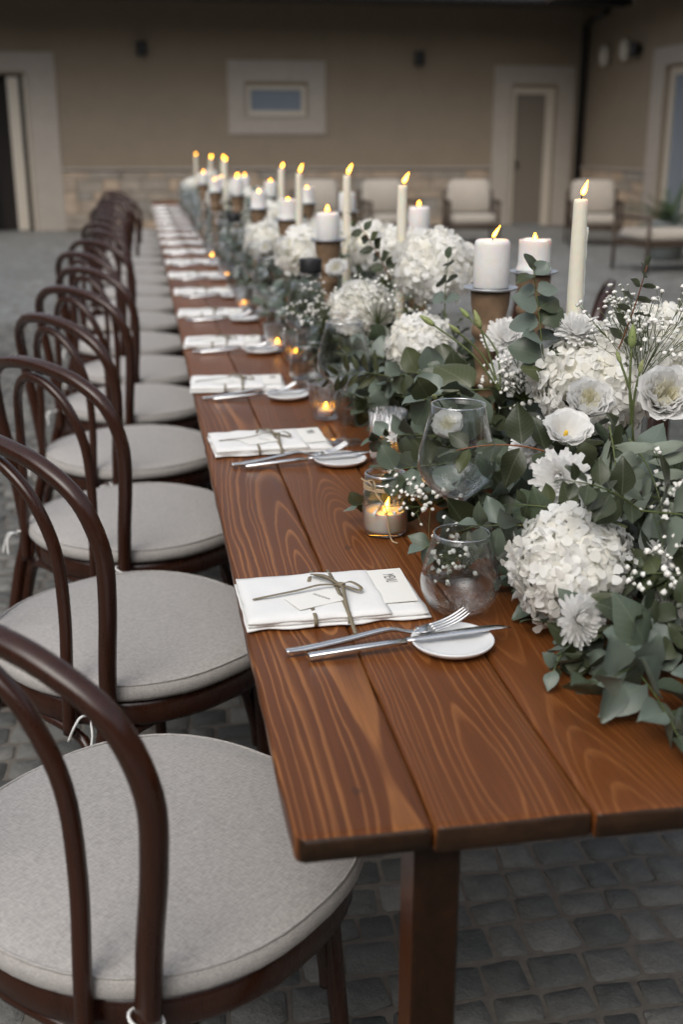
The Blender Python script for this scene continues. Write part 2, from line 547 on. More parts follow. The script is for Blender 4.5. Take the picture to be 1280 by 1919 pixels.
# ---- pavement: sheet, single cobbles near the camera, joined field beyond
mb = MB(); mb.add([(-60,-30,0),(60,-30,0),(60,60,0),(-60,60,0)], [(0,1,2,3)])
pave = mobj('pavement', mb.mesh('pavement', M['ground'], False), loc=(0,0,-.0055))
tag(pave, 'grey cobblestone courtyard paving with sandy joints', 'paving', kind='structure')

def cobble_shape(r, hx, hy, top=0.0):
    n = 8; pts = []
    for i in range(n):
        a = 2*PI*(i+.5)/n
        c, s = math.cos(a), math.sin(a)
        x = math.copysign(abs(c)**.22, c)*hx*r.uniform(.88, 1.03); y = math.copysign(abs(s)**.22, s)*hy*r.uniform(.88, 1.03)
        pts.append((x, y))
    v = []; dz = [r.uniform(-.0015, .0015) for _ in range(n)]
    for (k, z) in ((1.0, -.03), (1.0, .0012), (.965, .003)):
        v += [(x*k, y*k, z + (dz[i] if z > 0 else 0) + top) for i, (x, y) in enumerate(pts)]
    v.append((0, 0, .0042+top))
    f = []
    for k in range(2):
        for i in range(n):
            j = (i+1) % n; f.append((k*n+i, k*n+j, (k+1)*n+j, (k+1)*n+i))
    for i in range(n): f.append((2*n+i, 2*n+(i+1) % n, 3*n))
    return v, f

jm = MB(); jm.add([(-4.6,-.8,0),(3.4,-.8,0),(3.4,8.5,0),(-4.6,8.5,0)], [(0,1,2,3)])
mobj('joint_sand', jm.mesh('joint_sand', M['joint'], False), pave, (0, 0, .0022))
cob = []
y = -.75; row = 0
while y < 8.5:
    h = rng.uniform(.066, .092); x = -4.6 + rng.uniform(0, .1)
    while x < 3.4:
        w = rng.uniform(.058, .108)
        cx = x+w/2; cyy = y+h/2 + .03*math.sin(cx*1.3+row*.05)
        cob.append((cx, cyy, w/2-.0028, h/2-.0028))
        x += w
    y += h; row += 1
def screen(p):
    v = Vector(p)-CAM; z = v.dot(fwd)
    if z < .2: return None
    return (640+2100*v.dot(rgt)/z, 959.5-2100*v.dot(upv)/z, z)
seen = []
for i, c in enumerate(cob):
    s = screen((c[0], c[1], 0))
    if s and -60 < s[0] < 1340 and s[1] < 2000:
        hid = (s[0] > 540 and s[1] < 1480) or (260 < s[0] < 760 and s[1] < 1350) or (s[0] < 560 and s[1] > 1450)
        if not hid: seen.append((s[2], i))
seen.sort()
near = set(i for _, i in seen[:300])
var = []
for k in range(8):
    v, f = cobble_shape(rng, .045, .045); var.append(MB().add(v, f).mesh('cobble', M['cobble']))
field = MB()
for i, c in enumerate(cob):
    s = screen((c[0], c[1], 0))
    if i in near:
        o = mobj('cobble', var[rng.randrange(8)], pave, (c[0], c[1], .0022+rng.uniform(-.0012, .0012)))
        o.scale = (c[2]/.045, c[3]/.045, 1); o.rotation_euler = (rng.gauss(0, .02), rng.gauss(0, .02), rng.gauss(0, .05))
    elif s is None or not (-500 < s[0] < 1800): continue
    else:
        v, f = cobble_shape(rng, c[2], c[3], rng.uniform(-.0012, .0012))
        field.add(v, f, Matrix.Translation((c[0], c[1], 0)) @ Matrix.Rotation(rng.gauss(0, .05), 4, 'Z'))
fo = mobj('cobble_field', field.mesh('cobble_field', M['cobble']), pave, (0, 0, .0022))
fo['kind'] = 'stuff'

# ---- back building
WY, WX = 19.2, 7.75
def clad_stones(parent, axis, a0, a1, z1, fixed, holes, r):
    """split-stone courses on the plinth; each stone a piece of its own"""
    variants = []
    for k in range(6):
        mbx = MB(); mbx.box(-.5, .5, -.5, .5, -.5, .5, .06)
        mbx.v = [(x*(1+r.uniform(-.02, .02)), y*(1+r.uniform(-.15, .15)), z*(1+r.uniform(-.06, .06))) for x, y, z in mbx.v]
        variants.append(mbx.mesh('stone', M['cladding'], False))
    z = .02
    while z < z1-.03:
        h = min(r.uniform(.12, .21), z1-z); a = a0
        while a < a1:
            w = r.uniform(.22, .55); b = min(a+w, a1); mid = (a+b)/2
            if not any(h0 < mid < h1 for h0, h1 in holes):
                d = r.uniform(.035, .06)
                loc = (mid, fixed-.02, z+h/2) if axis == 'x' else (fixed-.02, mid, z+h/2)
                o = mobj('stone', variants[r.randrange(6)], parent, loc)
                o.scale = (b-a-.015, d, h-.012)
                if axis == 'y': o.rotation_euler = (0, 0, PI/2)
            a = b
        z += h

b1 = empty('courtyard_building', (0, WY, 0))
tag(b1, 'long low taupe plastered building closing the far end of the courtyard', 'building')
def part(name, mbx, mat, parent, smooth=False, loc=(0,0,0)):
    return mobj(name, mbx.mesh(name, mat, smooth), parent, loc)
# local to b1: y is depth from the wall face (0) to the back (+)
w = MB()
wz = 3.9
def wallrect(mbx, x0, x1, z0, z1): mbx.box(x0, x1, 0, .4, z0, z1)
wallrect(w, -9, -2.62, 0, wz); wallrect(w, -2.62, -1.88, 2.48, wz)
wallrect(w, -1.88, 1.715, 0, wz); wallrect(w, 1.715, 2.75, 2.36, wz); wallrect(w, 1.715, 2.75, 0, 1.86)
wallrect(w, 2.75, 6.40, 0, wz); wallrect(w, 6.40, 7.20, 2.36, wz); wallrect(w, 7.20, 9.5, 0, wz)
part('wall', w, M['plaster'], b1)
pl = part('plinth', MB().box(-1.40, 6.03, -.02, .002, 0, .985), M['clad_mortar'], b1)
clad_stones(pl, 'x', -1.40, 6.03, .99, 0, [], random.Random(3))
part('ledge', MB().box(-1.40, 6.03, -.075, -.001, .99, 1.025), M['trim'], b1)
rf = part('roof', MB().add([(-9,-1.75,3.50),(9.5,-1.75,3.50),(9.5,.5,3.66),(-9,.5,3.66),(-9,-1.75,3.60),(9.5,-1.75,3.60),(9.5,3.5,5.4),(-9,3.5,5.4)],
     [(0,1,2,3),(4,7,6,5),(0,4,5,1),(3,2,6,7),(0,3,7,4),(1,5,6,2)]), M['soffit'], b1)
gt = part('gutter', MB().tube([(-9,-1.82,3.53),(7.6,-1.82,3.53)], .075, 10), M['black'], rf)
# small window with grey surround
t = MB()
for r_ in ((1.41,3.07,2.40,2.735),(1.41,3.07,1.56,1.83),(1.41,1.70,1.83,2.40),(2.765,3.07,1.83,2.40)):
    t.box(r_[0], r_[1], -.03, -.001, r_[2], r_[3])
win = part('window', t, M['trim'], b1)
fr = MB()
for r_ in ((1.72,2.745,2.28,2.355),(1.72,2.745,1.865,1.945),(1.72,1.80,1.945,2.28),(2.665,2.745,1.945,2.28)):
    fr.box(r_[0], r_[1], .06, .13, r_[2], r_[3])
part('frame', fr, M['frame'], win)
part('pane', MB().box(1.80, 2.665, .09, .10, 1.945, 2.28), M['pane'], win)
part('sill', MB().box(1.69, 2.775, -.05, .058, 1.835, 1.862), M['trim'], win)
# door on the right
t = MB()
for r_ in ((6.05,7.52,2.40,2.70),(6.05,6.385,0,2.40),(7.215,7.52,0,2.40)): t.box(r_[0], r_[1], -.03, -.001, r_[2], r_[3])
dr = part('door', t, M['trim'], b1)
fr = MB()
for r_ in ((6.41,7.19,2.24,2.35),(6.41,6.49,0,2.24),(7.04,7.19,0,2.24)): fr.box(r_[0], r_[1], .05, .13, r_[2], r_[3])
part('frame', fr, M['frame'], dr)
part('panel', MB().box(6.49, 7.04, .08, .11, .02, 2.24), M['doorp'], dr)
part('handle', MB().box(6.53, 6.56, .03, .079, .98, 1.12, .006), M['black'], dr)
# open door on the left
t = MB()
for r_ in ((-3.0,-1.40,2.52,2.82),(-1.86,-1.40,0,2.52),(-3.0,-2.64,0,2.52)): t.box(r_[0], r_[1], -.03, -.001, r_[2], r_[3])
dl = part('door', t, M['trim'], b1)
dl['label'] = 'open doorway with dark interior and half-open cream door leaf'
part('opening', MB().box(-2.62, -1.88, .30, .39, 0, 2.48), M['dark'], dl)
part('frame', MB().box(-1.925, -1.885, .02, .12, 0, 2.47), M['frame'], dl)
lf = part('door_leaf', MB().box(-.09, .09, 0, .06, 0, 2.42), M['frame'], dl, loc=(-2.09, .02, .02))
part('pane', MB().box(-.045, .045, -.004, .03, .15, 2.3), M['frame'], lf)
part('drainpipe', MB().tube([(7.64,-.07,0),(7.64,-.07,3.35),(7.62,-1.0,3.48)], .055, 10), M['black'], b1, True)

for x_, z_, which in ((.02, 2.885, 'left'), (4.675, 2.79, 'right')):
    la = empty('wall_lamp', (x_, WY-.001, z_))
    part('lamp_body', MB().lathe([(.075,-.11),(.08,-.10),(.08,.10),(.075,.11)], 16, Matrix.Translation((0,-.13,0))), M['black'], la, True)
    part('bracket', MB().box(-.03,.03,-.07,0,-.03,.03), M['black'], la)
    tag(la, 'black cylinder wall lamp high on the plaster, %s of the small window' % which, 'wall lamp', 'wall lamps on the far building')

# ---- right wing
b2 = empty('side_building', (WX, 0, 0))
tag(b2, 'taupe plastered wing with stone base along the right of the courtyard', 'building')
w = MB()
w.box(0, .4, 16.0, WY-.001, 0, wz); w.box(0, .4, 14.4, 16.0, 2.5, wz); w.box(0, .4, -10, 14.4, 0, wz)
part('wall', w, M['plaster'], b2)
pl = part('plinth', MB().box(-.02, .002, 16.5, WY-.12, 0, .985), M['clad_mortar'], b2)
clad_stones(pl, 'y', 16.5, WY-.12, .99, 0, [], random.Random(5))
part('ledge', MB().box(-.075, -.001, 16.5, WY-.12, .99, 1.025), M['trim'], b2)
t = MB()
t.box(-.03, -.001, 14.0, 16.45, 2.52, 2.78); t.box(-.03, -.001, 16.02, 16.45, 0, 2.52); t.box(-.03, -.001, 14.0, 14.38, 0, 2.52)
dd = part('door', t, M['trim'], b2)
fr = MB(); fr.box(.06, .13, 15.86, 15.99, 0, 2.49); fr.box(.06, .13, 14.41, 14.53, 0, 2.49); fr.box(.06, .13, 14.53, 15.86, 2.38, 2.49); fr.box(.06, .13, 15.15, 15.24, 0, 2.38)
part('frame', fr, M['frame'], dd)
part('pane', MB().box(.09, .10, 15.24, 15.86, .06, 2.38), M['pane'], dd)
part('pane', MB().box(.09, .10, 14.53, 15.15, .06, 2.38), M['pane'], dd)
rf = part('roof', MB().add([(-1.5,-10,3.50),(.5,-10,3.66),(.5,WY-1.78,3.66),(-1.5,WY-1.78,3.50),(-1.5,-10,3.60),(3.5,-10,5.4),(3.5,WY-1.78,5.4),(-1.5,WY-1.78,3.60)],
     [(0,3,2,1),(4,5,6,7),(0,4,7,3),(1,2,6,5),(0,1,5,4),(3,7,6,2)]), M['soffit'], b2)
for y_, z_, n_ in ((18.2, 2.80, 'farther'), (17.35, 2.83, 'nearer')):
    s_ = MB(); s_.lathe([(.03,-.17),(.085,-.12),(.10,0),(.085,.12),(.03,.17)], 14)
    o = part('wall_speaker', s_, M['whitep'], None, True, (WX-.103, y_, z_))
    tag(o, 'white oval speaker on the right-hand wall, %s one' % n_, 'speaker', 'white wall speakers')
la = empty('wall_lamp', (WX-.001, 16.95, 2.80))
part('lamp_body', MB().lathe([(.075,-.11),(.08,-.10),(.08,.10),(.075,.11)], 16, Matrix.Translation((-.13,0,0))), M['black'], la, True)
part('bracket', MB().box(-.07,0,-.03,.03,-.03,.03), M['black'], la)
tag(la, 'black cylinder wall lamp beside the white speakers on the right wall', 'wall lamp')

# ---- unseen wings behind and left of the camera, added to block low sky
cw = MB(); cw.box(-11, -10.6, -10, 17, 0, 6.0); cw.box(-11, 8.2, -10.5, -10.1, 0, 6.5)
tag(part('sky_block_wall', cw, M['plaster'], None), 'unseen taupe plastered wings added to block low sky', 'wall', kind='structure')

# ---- armchairs at the back
def armchair():
    r = empty('garden_armchair')
    fr = MB()
    for sx in (-.36, .36):
        part('leg', MB().tube([(sx,-.34,0),(sx,-.34,.60)], .018, 8), M['rattan'], r, True)
        part('leg', MB().tube([(sx,.30,0),(sx,.36,.74)], .018, 8), M['rattan'], r, True)
        part('armrest', MB().tube(catmull([(sx,-.36,.60),(sx,-.1,.61),(sx,.34,.60)], 4), .022, 8), M['rattan'], r, True)
        for k in range(5):
            fr.tube([(sx,-.26+.12*k,.30),(sx,-.26+.12*k,.60)], .007, 6)
    fr.box(-.35, .35, -.33, .34, .22, .29, .01)
    for k in range(7): fr.tube([(-.30+.1*k,.34,.29),(-.30+.1*k,.37,.74)], .007, 6)
    fr.tube([(-.36,.37,.74),(.36,.37,.74)], .018, 8)
    part('frame', fr, M['rattan'], r, True)
    def pad(w, d, h):
        rings = []
        for z, k in ((-h/2, .93), (-h/3, 1), (h/3, 1), (h/2, .93)):
            ring = []
            for i in range(32):
                a = 2*PI*i/32; c, s = math.cos(a), math.sin(a)
                ring.append((math.copysign(abs(c)**.3, c)*w/2*k, math.copysign(abs(s)**.3, s)*d/2*k, z*(1.0)))
            rings.append(ring)
        return MB().loft(rings)
    part('seat_cushion', pad(.66, .64, .13), M['cream'], r, True, (0, -.02, .36))
    o = part('back_cushion', pad(.62, .48, .15), M['cream'], r, True, (0, .24, .66)); o.rotation_euler = (R(78), 0, 0)
    return r
ac = armchair()
for k, (x_, y_, rz, lab) in enumerate([(2.45,15.8,0.05,'cream cushioned garden armchair mostly hidden behind the far candles'),
        (3.42,15.6,.1,'cream cushioned garden armchair left of the tall taper behind the hydrangeas'),
        (4.64,15.5,-.12,'cream cushioned garden armchair just left of the closed door'),
        (6.38,15.1,-.25,'cream cushioned garden armchair right of the closed door, behind the nearest taper')]):
    o = ac if k == 0 else copy_tree(ac)
    o.location = (x_, y_, 0); o.rotation_euler = (0, 0, rz)
    tag(o, lab, 'armchair', 'cream garden armchairs by the far wall')
bn = empty('garden_bench', (6.2, 11.6, 0), R(8))
for sx in (-.85, .85):
    for sy in (-.36, .36):
        part('leg', MB().tube([(sx*.97,sy,0),(sx*.97,sy,.60)], .022, 8), M['rattan'], bn, True)
    part('armrest', MB().tube([(sx*.97,-.37,.60),(sx*.97,.37,.60)], .022, 8), M['rattan'], bn, True)
part('frame', MB().box(-.82, .82, -.36, .36, .28, .34, .01), M['rattan'], bn)
part('seat_cushion', MB().box(-.78, .78, -.35, .35, .341, .46, .035), M['cream'], bn, True)
tag(bn, 'low wooden garden bench with a cream seat pad by the right wing', 'bench')
pp = empty('potted_palm', (6.42, 12.75, 0))
part('pot', MB().lathe([(.17,0),(.21,.02),(.24,.42),(.26,.44),(.26,.47),(.22,.47),(.21,.40)], 20, cap1=True), M['pot'], pp, True)
pr = random.Random(11)
for k in range(26):
    a = pr.uniform(0, 2*PI); el = pr.uniform(.15, 1.25); L = pr.uniform(.45, .75)
    d = Vector((math.cos(a)*math.cos(el), math.sin(a)*math.cos(el), math.sin(el)))
    pts = [Vector((0,0,.42)) + d*L*t_ + Vector((0,0,-.28*t_*t_*math.cos(el))) for t_ in (0,.25,.5,.75,1)]
    mbx = MB(); mbx.tube(pts, .006, 5)
    for j in range(12):
        q = .25+.75*j/12; c = pts[min(3, int(q*4))].lerp(pts[min(4, int(q*4)+1)], q*4-int(q*4))
        side = d.cross(Vector((0,0,1))).normalized()
        for s_ in (-1, 1):
            e = c + side*s_*.13*(1.1-q*.6) + d*.10 + Vector((0,0,-.04))
            n_ = d*.008
            mbx.add([c-n_, c+n_, e], [(0,1,2)])
    part('frond', mbx, M['palm'], pp, True)
tag(pp, 'green feathery palm in a grey pot by the right wing', 'potted plant')

# ================================================================== the long table
TZ = .75
BW = [0.0, .136, .294, .452, .606, .758, .90]
def plank_mesh(x0, x1, L, fine, r, corner=False):
    hw = (x1-x0)/2-.0009; hl = L/2; th = .028; b = .0026
    ns = 40 if fine else 6
    ys = [-hl, -hl+.004, -hl+.012] + [(-hl+.012)+(L-.024)*(k+1)/ns for k in range(ns)] + [hl-.004, hl]
    rings = []
    for i, yy in enumerate(ys):
        e = i in (0, len(ys)-1)
        k = .0035 if e else 0.0
        j = lambda s_: r.gauss(0, .0007 if fine else 0)
        prof = [(-hw+b+k,-th+k),(hw-b-k,-th+k),(hw-k+j(0),-th+b+k),(hw-k+j(0),-b-k+j(0)),(hw-b-k+j(0),-k),(hw-.009,-k),(hw*.33,-k),(-hw*.33,-k),(-hw+.009,-k),(-hw+b+k+j(0),-k),(-hw+k+j(0),-b-k+j(0)),(-hw+k+j(0),-th+b+k)]
        if corner and i < 4: prof = [(max(px_, -hw+(.011, .0062, .0018, .0004)[i]), pz) for px_, pz in prof]
        yy2 = yy + (r.gauss(0, .0008) if i < 2 and fine else 0)
        rings.append([(px_, yy2 + (r.gauss(0, .0013) if fine and i < 2 else 0), pz) for px_, pz in prof])
    return MB().loft(rings).mesh('plank', M['table'])
TL = 2.16
GRA = [(1.05, .95), (1.8, .7), (2.1, .45), (1.5, .5), (2.0, .4), (1.2, .7)]
tabs = []
rng = random.Random(21)
for k in range(6):
    y0 = -.015 + k*(TL+.004); nm = ORD[k]
    tb = empty('dining_table', (0, y0, 0))
    tag(tb, ('nearest brown plank table with bare front corner' if k == 0 else '%s brown plank table from the camera in the long row' % nm), 'table', 'plank tables set end to end')
    for j in range(6):
        me = plank_mesh(BW[j], BW[j+1], TL, k < 2, rng, k == 0 and j == 0)
        fy = [0, -.003, -.005, -.003, -.004, -.002][j] if k == 0 else 0
        po = mobj('plank', me, tb, ((BW[j]+BW[j+1])/2, TL/2+fy+rng.uniform(-.0015, .0015), TZ+rng.uniform(-.0012, .0006)))
        q_ = GRA[(j+k*2) % 6] if k else GRA[j]
        po['board'] = (.13+.37*j+.61*k) % 1.0; po['grain'] = q_[0]; po['figure'] = q_[1]
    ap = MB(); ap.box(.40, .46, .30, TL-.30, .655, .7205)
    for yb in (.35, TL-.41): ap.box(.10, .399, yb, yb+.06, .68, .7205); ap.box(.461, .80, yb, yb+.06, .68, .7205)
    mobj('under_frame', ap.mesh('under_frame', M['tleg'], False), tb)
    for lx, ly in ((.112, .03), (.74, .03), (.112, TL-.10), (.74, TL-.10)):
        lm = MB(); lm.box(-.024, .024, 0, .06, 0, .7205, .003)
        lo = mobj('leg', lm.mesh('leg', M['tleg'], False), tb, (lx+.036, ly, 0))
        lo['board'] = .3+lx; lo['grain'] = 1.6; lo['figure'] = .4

# ================================================================== bentwood chairs
def seat_ring(k, z, n=48):
    out = []
    for i in range(n):
        a = 2*PI*i/n; c, s = math.cos(a), math.sin(a)
        e = 2/2.55 if c > 0 else 2/2.1
        x = math.copysign(abs(c)**e, c); y = math.copysign(abs(s)**e, s)
        out.append((x*.262*k*(1.0 if c > 0 else .98), y*(.268)*k, z))
    return out

def make_chair():
    r = empty('bentwood_chair')
    sf = MB().loft([seat_ring(.90,.408), seat_ring(.94,.405), seat_ring(.955,.412), seat_ring(.96,.44), seat_ring(.945,.452), seat_ring(.9,.455)])
    mobj('seat_frame', sf.mesh('seat_frame', M['chair']), r)
    # outer hoop with the rear legs in one bent piece
    half = [(-.30,.215,0),(-.262,.212,.16),(-.222,.205,.34),(-.196,.20,.44),(-.197,.213,.55),(-.202,.233,.66),(-.212,.243,.755),(-.232,.218,.838),(-.252,.150,.884),(-.264,.075,.902),(-.267,0,.907)]
    pts = half + [(x,-y,z) for x,y,z in half[-2::-1]]
    pts = catmull(pts, 5)
    rad = [.0142 if p.z > .3 else .012+.0022*(p.z/.3) for p in pts]
    mobj('back_hoop', MB().tube(pts, rad, 12, sq=2.7, ref=(1,0,0)).mesh('back_hoop', M['chair']), r)
    half = [(-.236,.140,.40),(-.232,.140,.50),(-.225,.138,.62),(-.228,.130,.73),(-.244,.100,.815),(-.258,.052,.862),(-.264,0,.876)]
    pts = catmull(half + [(x,-y,z) for x,y,z in half[-2::-1]], 5)
    mobj('inner_hoop', MB().tube(pts, .0105, 10, sq=2.5, ref=(1,0,0)).mesh('inner_hoop', M['chair']), r)
    for s in (-1, 1):
        lp = [(.165,s*.165,.43),(.172,s*.172,.30),(.185,s*.182,.12),(.20,s*.192,0)]
        mobj('leg', MB().tube(catmull(lp,4), [.0175-.0005*i for i in range(13)], 10).mesh('leg', M['chair']), r)
    # bent braces between the legs, under the seat frame
    def brace(a, b):
        a = Vector(a); b = Vector(b); mid = (a+b)/2
        out = Vector((mid.x, mid.y, 0))*.10
        P = [a+Vector((0,0,-.10)), a+Vector((0,0,-.03))+(b-a)*.03, a+(b-a)*.14+Vector((0,0,.055)), mid+Vector((0,0,.075))+out,
             b+(a-b)*.14+Vector((0,0,.055)), b+Vector((0,0,-.03))+(a-b)*.03, b+Vector((0,0,-.10))]
        return MB().tube(catmull(P, 4), .0095, 8).mesh('brace', M['chair'])
    FL, FR, BL, BR = (.168,.165,.325), (.168,-.165,.325), (-.212,.198,.325), (-.212,-.198,.325)
    for a, b in ((FL,FR),(FR,BR),(BR,BL),(BL,FL)): mobj('brace', brace(a, b), r)
    # linen seat pad tied to the hoop
    rings = [seat_ring(.93,.4565), seat_ring(.985,.458), seat_ring(1.005,.466), seat_ring(1.005,.476), seat_ring(.995,.484), seat_ring(.975,.4885),
             seat_ring(.962,.4885), seat_ring(.95,.4905), seat_ring(.80,.4945), seat_ring(.55,.4975), seat_ring(.28,.4985)]
    rr = random.Random(5)
    rings = [[(x, y, z+.0035*mnoise.noise(Vector((x*7, y*7, 3)))*min(1, max(0,(z-.48)*120)) + .001*mnoise.noise(Vector((x*25, y*25, 3)))) for x, y, z in rg] for rg in rings]
    cu = mobj('cushion', MB().loft(rings).mesh('cushion', M['cushion']), r)
    mobj('piping', MB().tube([Vector(p) for p in seat_ring(.985,.4885)]+[Vector(seat_ring(.985,.4885)[0])], .0021, 6, cap=False).mesh('piping', M['cushion']), cu)
    for s in (-1, 1):
        lp = []
        for i in range(21):
            a = 2*PI*i/20
            lp.append((-.197+.019*math.cos(a), s*.20+.019*math.sin(a), .448-.008*math.cos(a-s*.6)))
        tm = MB().tube(lp, .0022, 6)
        tm.tube(catmull([(-.214,s*.205,.446),(-.235,s*.212,.452),(-.242,s*.222,.43),(-.25,s*.224,.40)],4), .0022, 6)
        tm.tube(catmull([(-.214,s*.20,.446),(-.24,s*.193,.455),(-.255,s*.19,.44),(-.262,s*.178,.41)],4), .0022, 6)
        mobj('tie', tm.mesh('tie', M['napkin']), cu)
    return r
ch0 = make_chair()
cr = random.Random(4)
chairs = [(-.142, .402, 43), (-.170, 1.125, 36), (-.160, 1.805, 38)]
for k in range(3, 18): chairs.append((-.172+cr.gauss(0, .022), 1.805+.672*(k-2)+cr.gauss(0, .022), 37+cr.gauss(0, 5)))
for k, (x_, y_, a_) in enumerate(chairs):
    o = ch0 if k == 0 else copy_tree(ch0)
    o.location = (x_, y_, 0); o.rotation_euler = (0, 0, R(a_))
    tag(o, ('dark bentwood chair with grey pad at the near table corner, nearest the camera' if k == 0 else
            'dark bentwood chair with grey pad, %s from the camera on the left row' % ORD[k]), 'chair', 'bentwood chairs along the left of the table')
for k, (x_, y_, a_) in enumerate([(1.13, 2.12, 156), (1.25, 2.95, 157), (1.24, 3.75, 160)]):
    o = copy_tree(ch0); o.location = (x_, y_, 0); o.rotation_euler = (0, 0, R(a_))
    tag(o, 'dark bentwood chair across the table, %s behind the white flowers on the right' % ['nearest', 'second', 'third'][k], 'chair', 'bentwood chairs along the right of the table')

# ================================================================== place settings
def wave_slab(hw, hd, z0, z1, r, amp=.0015, wavy=0.0, seed=0, nx=26, ny=14):
    """a folded cloth layer: rounded edges, slightly uneven top"""
    v = []; f = []; W = nx+1
    def pos(i, j, top):
        u = -1+2*i/nx; q = -1+2*j/ny
        x = u*hw; y = q*hd
        x += .0025*mnoise.noise(Vector((q*2.2, seed, 1)))*abs(u)
        y += (.0028+wavy)*mnoise.noise(Vector((u*3.2, seed, 7 if q > 0 else 2)))*abs(q)
        ed = min(1.0, min((1-abs(u))*hw, (1-abs(q))*hd)/.0105)
        ez = math.sqrt(max(0, 1-(1-ed)**2))
        zt = z1 + amp*mnoise.noise(Vector((u*2.6, q*1.8, seed)))*2
        zm = (z0+z1)/2
        return (x, y, zm+(zt-zm)*(.25+.75*ez)) if top else (x, y, zm+(z0-zm)*(.4+.6*ez))
    us = []
    for top in (True, False):
        for j in range(ny+1):
            for i in range(nx+1): v.append(pos(i, j, top))
    N = W*(ny+1)
    for j in range(ny):
        for i in range(nx):
            a = j*W+i
            f.append((a, a+1, a+W+1, a+W)); f.append((N+a, N+a+W, N+a+W+1, N+a+1))
    for i in range(nx):
        f.append((i, N+i, N+i+1, i+1)); a = ny*W+i; f.append((a, a+1, N+a+1, N+a))
    for j in range(ny):
        a = j*W; f.append((a, a+W, N+a+W, N+a)); a = j*W+nx; f.append((a, N+a, N+a+W, a+W))
    return v, f

def ribbon_mesh(seed):
    r = random.Random(seed); rb = MB(); w = .0052
    def top(x, y): return .0172 if x < .07 else .0132
    for x0, x1 in ((-.012, -.034), (.012, .012)):      # the two bands round the roll: (far x, near x)
        P = [(x0, .0895, .004), (x0, .0895, .011), (x0, .084, .0168), (x0*.5+x1*.5, .04, .0185), (x1*.5+x0*.5, 0, .0187), (x1, -.045, .0183), (x1, -.0815, .0165), (x1, -.0875, .010), (x1, -.0865, .003)]
        if x0 < 0: P1 = P[:4]; P2 = P[5:]
        ups = [(0,1,.1),(0,1,.3),(0,.7,.7),(0,0,1),(0,0,1),(0,0,1),(0,-.7,.7),(0,-1,.3),(0,-1,.1)]
        if x0 < 0:
            rb.strip(P[:4], w, ups[:4]); rb.strip(P[5:], w, ups[5:])
        else: rb.strip(P, w, ups)
    k = Vector((.018, .012, .0205))
    rb.tube([k+Vector((-.006,.003,0)), k, k+Vector((.006,-.003,.001))], [.003,.0045,.003], 8)
    j = lambda: r.uniform(-.006, .006)
    rb.strip(catmull([k, k+Vector((-.03,-.004,.004)), k+Vector((-.065,-.018+j(),.002)), k+Vector((-.115,-.026+j(),-.001)), k+Vector((-.128,-.026+j(),-.0015))],5), w*.9, None)
    e = k+Vector((-.004,-.125+j(),-.0185))
    rb.strip(catmull([k, k+Vector((-.002,-.03,.006)), k+Vector((-.006,-.075,.0)), k+Vector((-.006,-.100,-.007)), e],5), w)
    rb.strip(catmull([k, k+Vector((-.018,.018,.008)), k+Vector((-.034,.036,.005)), k+Vector((-.030,.042,.0015)), k+Vector((-.012,.020,.001)), k],5), w)
    rb.strip(catmull([k, k+Vector((.012,-.010,.008)), k+Vector((.024,-.022,.004)), k+Vector((.022,-.028,.001)), k+Vector((.008,-.012,.001)), k],5), w)
    return rb.mesh('ribbon', M['ribbon'])

def text_mesh(s, size, name):
    cu = bpy.data.curves.new(name, 'FONT'); cu.body = s; cu.size = size; cu.align_x = 'CENTER'; cu.align_y = 'CENTER'; cu.resolution_u = 2
    o = bpy.data.objects.new(name, cu); col.objects.link(o)
    dg = bpy.context.evaluated_depsgraph_get()
    me = bpy.data.meshes.new_from_object(o.evaluated_get(dg)); me.name = name
    bpy.data.objects.remove(o); me.materials.clear(); me.materials.append(M['ink'])
    return me
tm_menu = text_mesh('MENU', .0195, 'lettering')
tm_card = text_mesh('MODENA', .0072, 'lettering')
def fork_mesh():
    f = MB()
    pts = [(0,0,.0045),(.02,0,.0048),(.07,0,.010),(.115,0,.0165),(.135,0,.0185),(.145,0,.0175),(.155,0,.0145),(.168,0,.0115),(.178,0,.0115)]
    wd = [.0052,.0053,.0050,.0044,.0042,.0034,.0030,.0042,.0085]
    th = [.0036,.0036,.0034,.003,.0028,.0024,.002,.0016,.0012]
    rings = []
    P = catmull(pts, 4)
    for i, p in enumerate(P):
        q = i/4; a = min(int(q), 7); t_ = q-a if a < 7 or q < 8 else 1
        if i == len(P)-1: a, t_ = 7, 1.0
        w_ = wd[a]*(1-t_)+wd[a+1]*t_; h_ = th[a]*(1-t_)+th[a+1]*t_
        c = .3*min(w_, h_)
        rings.append([(p.x, y_, p.z+z_) for y_, z_ in ((-w_,-h_+c),(-w_+c,-h_),(w_-c,-h_),(w_,-h_+c),(w_,h_-c),(w_-c,h_),(-w_+c,h_),(-w_,h_-c))])
    f.loft(rings)
    # bowl of the fork, then four tines
    rings = []
    for x_, w_, z_ in ((.176,.0085,.0114),(.186,.0112,.0118),(.198,.0118,.0135)):
        rings.append([(x_,-w_,z_+.0018),(x_,-w_*.5,z_-.0008),(x_,0,z_-.0014),(x_,w_*.5,z_-.0008),(x_,w_,z_+.0018),(x_,w_*.5,z_+.0006),(x_,0,z_),(x_,-w_*.5,z_+.0006)])
    f.loft(rings)
    for k in range(4):
        y_ = -.0103+.00687*k
        f.tube(catmull([(.196,y_,.0135),(.215,y_,.018),(.232,y_,.025),(.246,y_*.97,.034)],4), [.0016]*9+[.0014,.0012,.001,.0007], 6)
    return f.mesh('fork', M['steel'])
